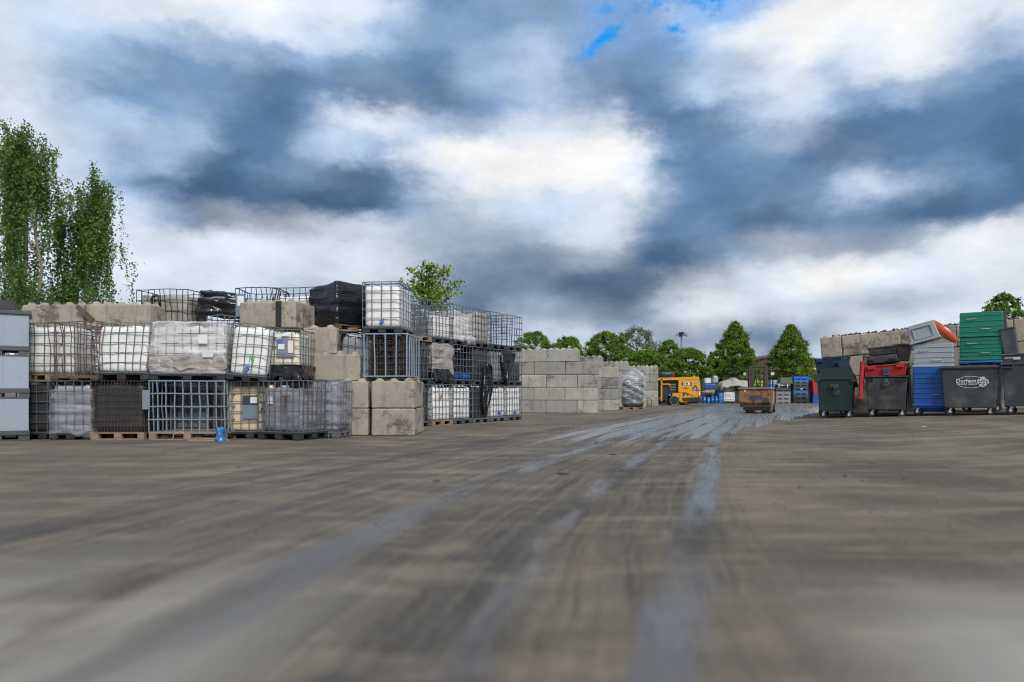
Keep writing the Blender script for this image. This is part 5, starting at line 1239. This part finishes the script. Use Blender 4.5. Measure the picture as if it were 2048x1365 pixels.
tag(link_mesh('blue_crate', bm, 'blue', None, False, (rx(1420), YR+0.6, 0)), 'blue crate in the dark behind the short drums', 'crate')
shelfpal('dark pallet on the drums carrying pale timber', 1417, 0.67, 1.15, 0.9)
for i in range(9):
    mt_ = random.choice(['wood_pale', 'wood', 'wood_pale']); bm = bmesh.new(); box(bm, (0, 0, 0), (random.uniform(0.6, 0.95), 0.12, 0.05), (0, random.uniform(-.12, .12), random.uniform(-.2, .2)))
    tag(link_mesh('timber_piece', bm, mt_, None, False, (rx(1417)+random.uniform(-.1, .1), YR-0.1+random.uniform(-.2, .2), 0.79+i*0.036)), ('pale' if mt_ == 'wood_pale' else 'browner')+' broken timber piece heaped on the dark pallet', 'timber', 'timber on the dark pallet')
ibc('caged blue drum load above the pale timber', 1421, YR-0.1, 1.13, 1.1, 0.8, h=0.52, tank='blue', cage='galv', pal=None, nx=6, nz=3, group='far containers')
bm = bmesh.new(); box(bm, (0, 0, 0.2), (0.46, 0.5, 0.42), None, 0.01)
tag(link_mesh('white_box', bm, 'paper', None, False, (rx(1415.5), YR+0.1, 1.65)), 'plain white box on top of the caged blue load', 'box')
s = seed(); bm = rbox(0.52, 0.5, 0.58, 0.12, 8, lambda q, n: Vector((q.x*(1-0.35*q.z/0.58)+0.08*q.z, q.y, q.z))+n*0.02*fbm(q*6+s))
tag(link_mesh('clear_bag', bm, 'panel_grey', None, True, (rx(1430), YR+0.1, 1.65)), 'bluish plastic-wrapped bag beside the white box', 'bag')
t = ibc('white caged container with a paper label under the tarpaulin', 1459, YR, 0, 1.0, 1.0, h=0.98, tank='tank_white', cage='galv', nx=5, nz=4, group='far containers', labels=[(-0.1, 0.80, 0.5, 0.2, 'paper', 0.02)])
ibc('dark container half hidden behind the skip, under the tarpaulin', 1482, YR+0.2, 0, 0.9, 1.0, h=0.98, tank='tank_dark', group='far containers')
def tarp():
    s = seed(); bm = bmesh.new(); nx_, ny_ = 34, 16; g_ = []
    prof = [(0, 0.15), (0.04, 0.62), (0.12, 0.83), (0.28, 0.93), (0.4, 1.0), (0.5, 1.17), (0.58, 1.12), (0.7, 0.95), (0.85, 0.92), (0.97, 0.9), (1.0, 0.2)]
    def ph(t_):
        for (a, b), (c_, d_) in zip(prof, prof[1:]):
            if t_ <= c_: return b+(d_-b)*(t_-a)/(c_-a+1e-9)
        return prof[-1][1]
    for i in range(nx_+1):
        row = []
        for j in range(ny_+1):
            u, v = i/nx_, j/ny_
            x = u*2.35; vy = v-0.25
            drop = 0 if v > 0.3 else (0.3-v)/0.3
            q = Vector((x*1.3, v*4, 0))+s
            z = ph(u)*1.0*(1-0.55*drop) + 0.09*fbm(q*1.3) + 0.05*math.sin(x*9+v*7)*drop
            y = -0.12-0.06*drop+v*1.2+0.08*fbm(q*1.7)*drop
            if u < 0.1: z = min(z, ph(u))
            row.append(bm.verts.new((x, y, z)))
        g_.append(row)
    for a, b in zip(g_, g_[1:]):
        for j in range(ny_): bm.faces.new((a[j], b[j], b[j+1], a[j+1]))
    o = link_mesh('tarpaulin', bm, 'tarp', None, True, (rx(1439.5), YR-0.15, 0.92)); o.modifiers.new('t', 'SOLIDIFY').thickness = 0.015
    tag(o, 'crumpled grey-beige tarpaulin thrown over the far containers', 'tarpaulin')
tarp()
s = seed(); bund_ = thing('sack', 'pale grey bulging sack under the tarpaulin edge', 'sack', (rx(1455), YR+0.5, 0.98)); link_mesh('fabric', rbox(1.1, 0.9, 0.48, 0.2, 8, lambda q, n: q+n*0.05*fbm(q*3+s)), 'tank_grey', bund_, True)
bm = None
def crate(label, p, z, w, h, mat, dz=0.0, group='stackable plastic pallet boxes in the far row', d=0.95, yoff=0.0):
    t = thing('pallet_box', label, 'plastic crate', (rx(p), YR+0.5+yoff, z), 0, group)
    bm = bmesh.new(); box(bm, (0, 0, h*0.62), (w, d, h*0.74), None, 0.015); link_mesh('body', bm, mat, t)
    bm = bmesh.new()
    for x in (-0.42, 0, 0.42): box(bm, (x*w, 0, h*0.125), (w*0.15, d*0.98, h*0.245), None, 0.008)
    box(bm, (0, 0, h*0.96), (w*1.03, d*1.03, h*0.07), None, 0.006); link_mesh('feet', bm, mat, t)
    return t
zz = 0
for i, lb in enumerate(['mid grey pallet box at the bottom of the pale stack', 'mid grey pallet box with a red tag, second in the pale stack', 'mid grey pallet box with red and tan tags, third in the pale stack', 'darker grey pallet box fourth in the pale stack']):
    t = crate(lb, 1567, zz, 1.18, 0.32, 'mid_grey' if i < 3 else 'bin_grey')
    if i: plate(t, [-0.3, 0.1, 0.2][i-1], 0.2, 0.09, 0.09, -0.48, 'bin_red')
    zz += 0.325
t = thing('wrapped_roll', 'black wrapped roll with white straps on the pale crate stack', 'wrapped bundle', (rx(1569), YR+0.5, zz))
s = seed(); link_mesh('film', rbox(1.25, 0.8, 0.27, 0.1, 8, lambda q, n: q+n*0.03*fbm(q*4+s)), 'film_black', t, True)
for x in (-0.42, 0.28): bm = bmesh.new(); box(bm, (x, 0, 0.14), (0.05, 0.86, 0.32), None, 0.01); link_mesh('strap', bm, 'white', t)
tub('faded green upturned bin on the wrapped roll in the far row', rx(1574), YR+0.5, zz+0.28, 1.05, 0.8, 0.52, 'olive', flip=True, group='far row bins')
tub('light grey ridged tub left of the faded green bin', rx(1552), YR+0.9, 1.55, 0.72, 0.7, 0.36, 'light_grey', flip=True, ribs=2, group='far row bins')
ibc('grey-blue caged tank between skip and pale crate stack', 1547, YR+0.3, 0, 0.75, 0.9, h=1.05, tank='panel_grey', cage='steel_dark', nx=4, group='far containers')
t = tub('blue box with a white tick-like mark above the caged tank', rx(1549), YR+0.7, 1.05, 0.62, 0.6, 0.5, 'blue_mid', group='far row bins', tap=0.98)
bm = bmesh.new(); tube(bm, [(-0.15, 0, 0.25), (-0.05, 0, 0.08)], 0.03, 4); tube(bm, [(-0.13, 0, 0.26), (0.2, 0, 0.36)], 0.02, 4); link_mesh('mark', bm, 'white', t, False, (0, -0.31, 0))
zz = 0
for i, (h, mt, lb) in enumerate([(0.36, 'bin_green', 'dark green-black crate at the bottom of the blue and black stack'), (0.36, 'bin_black', 'black crate second from the bottom of the blue and black stack'), (0.32, 'blue_mid', 'blue crate in the middle of the dark stack'),
        (0.36, 'bin_black', 'black crate with a white tag above the middle blue one'), (0.24, 'base_grey', 'shallow dark crate below the bright blue ones'), (0.26, 'blue_mid', 'mid blue crate second from the top of the dark stack'), (0.28, 'blue_bright', 'bright blue crate on top of the dark stack')]):
    t = crate(lb, 1602+(1 if i > 4 else 0), zz, 1.18, h, mt); zz += h+0.004
    if i == 3: plate(t, 0.05, 0.12, 0.14, 0.08, -0.49, 'paper')
crate('small bright blue crate at the right of the blue and black stack top', 1620, 1.86, 0.36, 0.24, 'blue_bright', d=0.6)
bm = bmesh.new(); box(bm, (0, 0, 0.93), (0.5, 0.5, 1.85), None, 0.03); tag(link_mesh('dark_cabinet', bm, 'bin_black', None, False, (rx(1619.5), YR+0.6, 0)), 'tall dark crate column right of the blue and black stack', 'crate')
leanlid('red panel standing on the blue crate at the end of the far row', rx(1630), YR+0.3, 0.74, 0.8, 1.15, -6, 'bin_red', thick=0.26)
tub('small blue crate under the red panel, end of the far row', rx(1631), YR+0.3, 0, 0.42, 0.7, 0.73, 'blue', tap=0.98, group='far row bins')

# ------------------------------------------------------------------ shed, canopy, lamp post
YS = 92
def shed():
    t = thing('industrial_shed', 'low brown clad industrial shed behind the two tall green trees', 'building', (WX(1505, YS), YS, 0))
    ks = YS/F; W_ = 150*ks; hz = WZ(722, YS); pk = WZ(713.5, YS); xp = 36*ks
    n = 46
    for i in range(n):
        x = W_*(i+0.5)/n; 
        top_ = hz+(pk-hz)*(1-abs(x-xp)/(W_-xp)) if x > xp else hz+(pk-hz)*(x/xp)
        key = 'cladding_panel'; bm = bmesh.new(); box(bm, (0, 0, top_/2), (W_/n-0.03, 0.06+0.05*(i % 2), top_)); link_mesh(key, bm, 'shed', t, False, (x, 0, 0))
    bm = bmesh.new(); extr(bm, [(-0.3, hz-0.05), (xp, pk-0.02), (W_+0.3, hz-0.05), (W_+0.3, hz+0.2), (xp, pk+0.25), (-0.3, hz+0.2)], -0.35, 20); link_mesh('roof', bm, 'shed_roof', t)
    bm = bmesh.new(); extr(bm, [(0.1, 0), (W_-0.1, 0), (W_-0.1, hz-0.1), (xp, pk-0.1), (0.1, hz-0.1)], 0.1, 19.5); link_mesh('walls', bm, 'shed', t)
    bm = bmesh.new(); cyl(bm, (0, -0.15, 0), (0, -0.3, 0), 0.17, 14)
    mm = MT('lit_lamp'); mm.set((0.9, 0.85, 0.7), 0.4); mm.p.inputs['Emission Color'].default_value = (1, 0.85, 0.6, 1); mm.p.inputs['Emission Strength'].default_value = 1.2
    link_mesh('wall_lamp', bm, mm.m, t, False, ((1627-1505)*ks, 0, WZ(740, YS)))
shed()
t = thing('canopy', 'low blue canopy with a white roof edge behind the far drums', 'canopy', (WX(1414, 66), 66, 0))
kk = 66/F
bm = bmesh.new(); box(bm, (1.1, 1, WZ(746, 66)-0.0), (48*kk, 2, 0.09)); link_mesh('roof', bm, 'white', t)
bm = bmesh.new(); box(bm, (1.0, 1.0, WZ(747.5, 66)/2), (34*kk, 1.6, WZ(747.5, 66)-0.08)); link_mesh('wall', bm, 'blue_mid', t)
YL = 110; t = thing('floodlight_mast', 'tall grey mast with a ring of floodlights above the trees', 'lamp post', (WX(1363, YL), YL, 0))
hl = WZ(668, YL); bm = bmesh.new(); tube(bm, [(0, 0, 0), (0, 0, hl)], [0.22, 0.12], 8); link_mesh('pole', bm, 'mid_grey', t)
bm = bmesh.new(); cyl(bm, (0, 0, hl-0.3), (0, 0, hl+0.25), 0.42, 10); tube(bm, [(-0.8, 0, hl), (0.8, 0, hl)], 0.06, 5); tube(bm, [(0, -0.8, hl), (0, 0.8, hl)], 0.06, 5); link_mesh('head_frame', bm, 'black_metal', t)
for a in range(4):
    bm = bmesh.new(); box(bm, (0.72, 0, 0), (0.40, 0.4, 0.14), (0, 0.35, 0), 0.02); link_mesh('floodlight', bm, 'steel_dark', t, False, (0, 0, hl-0.28), (0, 0, a*math.pi/2+0.05))

# ------------------------------------------------------------------ vegetation
def leaf_mesh(name, P, size, mat, parent, up=0.35, asp=0.6, down=0.0):
    """P: (n,3) leaf centres -> one mesh of diamond leaves"""
    n = len(P); rng = np.random
    a = rng.normal(size=(n, 3)); a[:, 2] += down; a /= np.linalg.norm(a, axis=1)[:, None]
    b = rng.normal(size=(n, 3)); b = np.cross(a, b); b /= np.linalg.norm(b, axis=1)[:, None]
    s = size*rng.uniform(0.6, 1.3, (n, 1))
    V = np.stack([P-a*s, P-b*s*asp, P+a*s, P+b*s*asp], 1).reshape(-1, 3)
    me = bpy.data.meshes.new(name); me.vertices.add(4*n); me.vertices.foreach_set('co', V.ravel().astype(np.float32))
    me.loops.add(4*n); me.loops.foreach_set('vertex_index', np.arange(4*n, dtype=np.int32))
    me.polygons.add(n); me.polygons.foreach_set('loop_start', np.arange(0, 4*n, 4, dtype=np.int32)); me.polygons.foreach_set('loop_total', np.full(n, 4, dtype=np.int32))
    me.update(); me.validate(); me.materials.append(M[mat])
    return link_data(name, me, None, parent)
def limb(bm, a, b, r0, r1, wob=0.1, seg=5):
    a, b = Vector(a), Vector(b); s = seed(); pts = []; L = (b-a).length
    for i in range(seg+1):
        t_ = i/seg; p = a.lerp(b, t_); p += Vector((noise.noise(p*0.7+s), noise.noise(p*0.7+s*2), 0))*wob*L*math.sin(math.pi*t_)
        pts.append(p)
    tube(bm, pts, [r0+(r1-r0)*i/seg for i in range(seg+1)], 6); return pts
def dense_tree(label, pxc, Y, pytop, pxhalf, pybase=800, shape='cone', mat='leaf_tree', n_cl=300, per=75, leaf=0.078, seedn=0, group='trees beyond the yard', trunk_h=None, airy=False, name='tree'):
    X = WX(pxc, Y); H = WZ(pytop, Y); Rm = pxhalf/F*Y*1.12
    t = thing(name, label, 'tree', (X, Y, 0), 0, group); rs = np.random.RandomState(100+seedn)
    zb = H*0.12
    bm = bmesh.new(); limb(bm, (0, 0, -0.05), (0, 0, H*0.85), 0.03*H*0.7, 0.03, 0.02, 7)
    for i in range(14):
        a = rs.uniform(0, 6.28); z = rs.uniform(0.15, 0.7)*H; limb(bm, (0, 0, z), (math.cos(a)*Rm*0.7, math.sin(a)*Rm*0.7, z+rs.uniform(0.1, 0.25)*H), 0.012*H, 0.015, 0.08, 4)
    link_mesh('trunk', bm, 'bark', t)
    def prof(u):
        if shape == 'cone': return (min(1, (u/0.22)**0.6) if u < 0.22 else (1-((u-0.22)/0.78)**1.55))**0.9
        if shape == 'round': return math.sqrt(max(0, 1-(2*u-0.9)**2/1.21)) if u < 1 else 0
        return math.sin(math.pi*min(1, u*0.85+0.12))**0.7
    C = []
    lob = [(rs.uniform(0, 6.28), rs.uniform(0.75, 1.1)) for _ in range(7)]
    while len(C) < n_cl:
        u = rs.uniform(0, 1)**0.9; a = rs.uniform(0, 6.28); rr = (0.35+0.65*rs.uniform(0, 1)**0.45)
        lobe = 1+0.14*math.sin(3*a+seedn+5*u)+0.10*math.sin(7*a+u*14+seedn)
        pr = prof(u)*Rm*lobe
        C.append((math.cos(a)*rr*pr, math.sin(a)*rr*pr, zb+u*(H-zb)*0.97, rs.uniform(0.6, 1.25)))
    C = np.array(C); sg = (0.17 if not airy else 0.26)*Rm**0.7*0.8
    idx = np.repeat(np.arange(n_cl), per); off = rs.normal(size=(n_cl*per, 3))*sg*0.55*C[idx, 3:4]; off[:, 2] *= 0.75
    P = C[idx, :3]+off
    np.random.seed(seedn+5); leaf_mesh('crown', P, leaf, mat, t); return t
dense_tree('rounded green tree behind the left end of the nearest bay wall', 1068, 72, 661, 42, shape='round', seedn=1, n_cl=330)
dense_tree('small pointed green tree above the middle of the nearest bay wall', 1135, 74, 671, 38, seedn=2, n_cl=300, shape='round')
dense_tree('broad dark green tree right of the nearest bay wall', 1212, 68, 664, 46, seedn=3, n_cl=420, shape='round')
dense_tree('airy grey-green tree with sky showing through, behind the broad one', 1273, 82, 655, 50, shape='round', mat='leaf_airy', seedn=4, n_cl=230, per=40, leaf=0.10, airy=True)
dense_tree('green tree just left of the floodlight mast', 1338, 76, 680, 30, seedn=5, n_cl=260, shape='round')
dense_tree('low bushy tree behind the farthest bay wall', 1290, 64, 700, 42, seedn=6, shape='round', n_cl=380)
dense_tree('bushy tree behind the yellow machine', 1378, 65, 697, 42, seedn=7, shape='round', n_cl=420)
dense_tree('thin young tree left of the taller cone-shaped tree', 1422, 74, 703, 15, seedn=8, n_cl=110)
dense_tree('tall cone-shaped green tree with a split top, right of the mast', 1470, 66, 642, 45, seedn=9, n_cl=560)
dense_tree('tall egg-shaped green tree just left of the right-hand wall', 1582, 66, 650, 46, seedn=10, n_cl=560)
dense_tree('low green bush at the foot of the tall cone-shaped tree', 1430, 67, 722, 30, seedn=11, shape='round', n_cl=200)
dense_tree('tree top showing above the right-hand block wall', 2006, 42, 584, 42, seedn=12, shape='round', n_cl=330, per=50, leaf=0.075)
dense_tree('small faint tree glimpsed through the far empty cages', 1032, 60, 690, 22, seedn=13, shape='round', n_cl=120)

def birch(label, pxc, Y, pytop, seedn, tops, lean, trunk_mat='bark_birch', n_str=520, group='birch trees at the left'):
    X = WX(pxc, Y); t = thing('birch_tree', label, 'tree', (X, Y, 0), 0, group); rs = np.random.RandomState(seedn)
    H = WZ(pytop, Y); bm = bmesh.new(); ends = []
    for (tx, ty_, hh, r0) in tops:
        pts = limb(bm, (tx*0.12, 0, 0), (tx, ty_, hh), r0, 0.02, 0.05, 9)
        for i in range(15):
            u = rs.uniform(0.25, 0.98); k = min(int(u*9), 8); p = pts[k].lerp(pts[k+1], u*9-k)
            a = rs.uniform(0, 6.28); L = (1.25-u)*rs.uniform(0.6, 1.75)+0.25; o_ = Vector((math.cos(a), math.sin(a)*0.8, 0))
            c1 = p+o_*L*0.55+Vector((0, 0, L*0.75)); c2 = p+o_*L*1.05+Vector((0, 0, L*0.55))
            if c1.z > hh+0.1: c1.z = hh+0.05; c2.z = hh-0.15
            b1 = limb(bm, p, c1, 0.022*(1.3-u), 0.010, 0.08, 4); b2 = limb(bm, c1, c2, 0.010, 0.004, 0.08, 3)
            for w_ in b1[2:]+b2[1:]: ends.append((w_, L))
        for k_ in range(4): ends.append((pts[-1], 0.3)); ends.append((pts[-2], 0.3)); ends.append((pts[-1].lerp(pts[-2], 0.5), 0.3))
    link_mesh('trunk', bm, trunk_mat, t)
    P = []
    for i in range(n_str):
        e, L = ends[i % len(ends)]
        x, y, z = e.x+rs.normal()*0.07, e.y+rs.normal()*0.09, e.z+rs.normal()*0.1
        ln = rs.uniform(0.2, 1.0)**1.2*1.7+0.2; n = int(ln*62); dx, dy = rs.normal()*0.05, rs.normal()*0.05
        for j in range(n):
            u = j/n; z_ = z-ln*u
            if z_ < 0.8: break
            sp = 0.045+0.03*math.sin(u*9)
            P.append((x+dx*u*ln+rs.normal()*sp, y+dy*u*ln+rs.normal()*sp, z_+rs.normal()*0.03))
        for j in range(16):
            P.append((x+rs.normal()*0.10, y+rs.normal()*0.10, z+rs.normal()*0.08))
    np.random.seed(seedn); leaf_mesh('crown', np.array(P), 0.042, 'leaf_birch', t, down=-0.6)
    return t
YT = 22.5; kt = YT/F
birch('tall birch with a pale trunk at the left edge, drooping twigs', 40, YT, 255, 21, [(0.25, 0, WZ(262, YT), 0.13), (-0.55, 0.2, WZ(250, YT), 0.10), (0.85, -0.2, WZ(290, YT), 0.08)], 0, n_str=430)
birch('shorter leaning birch with long weeping strands, right of the tall birch', 118, YT+1.2, 335, 22, [(1.15, 0, WZ(335, YT+1.2), 0.09), (0.65, 0.3, WZ(392, YT+1.2), 0.08), (1.65, -0.1, WZ(405, YT+1.2), 0.05), (0.0, 0.2, WZ(440, YT+1.2), 0.05)], 0, n_str=430)
# young tree behind the side row
def young():
    Y = 27.0; X = WX(858, Y); t = thing('young_tree', 'young tree with sparse bright yellow-green leaves behind the caged tanks', 'tree', (X, Y, 0)); rs = np.random.RandomState(5)
    bm = bmesh.new(); P = []; H = WZ(535, Y)
    main = limb(bm, (0, 0, 0), (-0.1, 0, H), 0.06, 0.01, 0.04, 10)
    for i in range(44):
        u = rs.uniform(0.45, 0.98); k = min(int(u*10), 9); p = main[k].lerp(main[k+1], u*10-k); a = rs.uniform(0, 6.28); L = rs.uniform(0.5, 1.1)*(1.45-u)*1.5
        q = p+Vector((math.cos(a)*L+0.12, math.sin(a)*L*0.6, L*rs.uniform(0.4, 0.9))); q.z = min(q.z, H+0.02)
        b = limb(bm, p, q, 0.014, 0.005, 0.1, 5)
        for w_ in b[1:]:
            for j in range(rs.randint(7, 15)): P.append((w_.x+rs.normal()*0.10, w_.y+rs.normal()*0.10, w_.z+rs.normal()*0.09))
    link_mesh('trunk', bm, 'bark', t); np.random.seed(9); leaf_mesh('crown', np.array(P), 0.062, 'leaf_bright', t, asp=0.85)
young()
for i, (p, Y, z, n) in enumerate([(148, 16.9, 2.24, 26), (196, 16.9, 2.24, 34)]):
    P = np.random.normal(size=(n*12, 3))*np.array([0.13, 0.1, 0.14])+np.array([0, 0, 0.62]); 
    t = thing('shrub', ['small yellow-green sprout over the rusty strip between top blocks', 'larger yellow-green sprout above the second top block'][i], 'shrub', (WX(p, Y), Y, 0), 0, 'sprouts behind the block wall')
    P[:, 2] += 2.0; bm = bmesh.new(); tube(bm, [(0, 0, 0), (0.02, 0, 1.4), (0, 0, 2.6)], [0.03, 0.02, 0.01], 5); link_mesh('stem', bm, 'bark', t); leaf_mesh('leaves', P, 0.035, 'leaf_bright', t)

# ------------------------------------------------------------------ litter on the ground
def litter(px_, py_, r, mat, label, flat=0.5):
    Y = CH*F/(py_-HY); X = WX(px_, Y)
    for _ in range(3): z = gz(X, Y); Y = (CH-z)*F/(py_-HY); X = WX(px_, Y)
    s = seed(); bm = bmesh.new(); bmesh.ops.create_icosphere(bm, subdivisions=2, radius=r)
    for v in bm.verts: v.co = Vector((v.co.x*1.3, v.co.y, max(v.co.z*flat, -r*flat*0.4)))*(1+0.3*noise.noise(v.co/r*1.3+s))
    tag(link_mesh('stone' if mat not in ('paper', 'skip_rim') else 'litter_scrap', bm, mat, None, False, (X, Y, gz(X, Y)+r*flat*0.4)), label, 'stone' if mat not in ('paper', 'skip_rim') else 'litter', 'bits lying on the yard')
litter(1127, 949, 0.055, 'plastic_black', 'flat black lump on the left side of the wet tracks', 0.3)
litter(1226, 910, 0.05, 'plastic_black', 'flat black chip lying on the pale wet streak', 0.3)
litter(873, 964, 0.03, 'plastic_black', 'small dark pebble alone on the left of the yard')
litter(1490, 903, 0.022, 'pebble', 'tiny stone right of the central dark track')
litter(1746, 928, 0.025, 'pebble', 'small dark stone on the open ground below the bins')
litter(1847, 842, 0.04, 'skip_rim', 'crumpled pale scrap on the ground in front of the blue box', 0.35)

# loose grit swept over the yard
bm = bmesh.new(); rg = random.Random(11)
for i in range(900):
    Y = 4.5+rg.random()**1.3*24; X = rg.uniform(-0.62, 0.62)*Y
    if abs(X) > 11: continue
    r_ = rg.uniform(0.005, 0.016)*(1 if rg.random() < 0.93 else 2.0); z = gz(X, Y)+r_*0.35
    vs = bmesh.ops.create_icosphere(bm, subdivisions=1, radius=r_, matrix=Matrix.Translation((X, Y, z)) @ Matrix.Diagonal((rg.uniform(.8, 1.5), 1, rg.uniform(.5, .8), 1)))['verts'] if False else None
    p = [bm.verts.new((X+r_*1.3*math.cos(k*2.1+i), Y+r_*math.sin(k*2.1+i), z-r_*0.4)) for k in range(3)]; q = bm.verts.new((X, Y, z+r_*0.7))
    for k in range(3): bm.faces.new((p[k], p[(k+1) % 3], q))
tag(link_mesh('gravel', bm, 'pebble'), 'loose dark grit scattered over the yard surface', 'gravel', None, 'stuff')
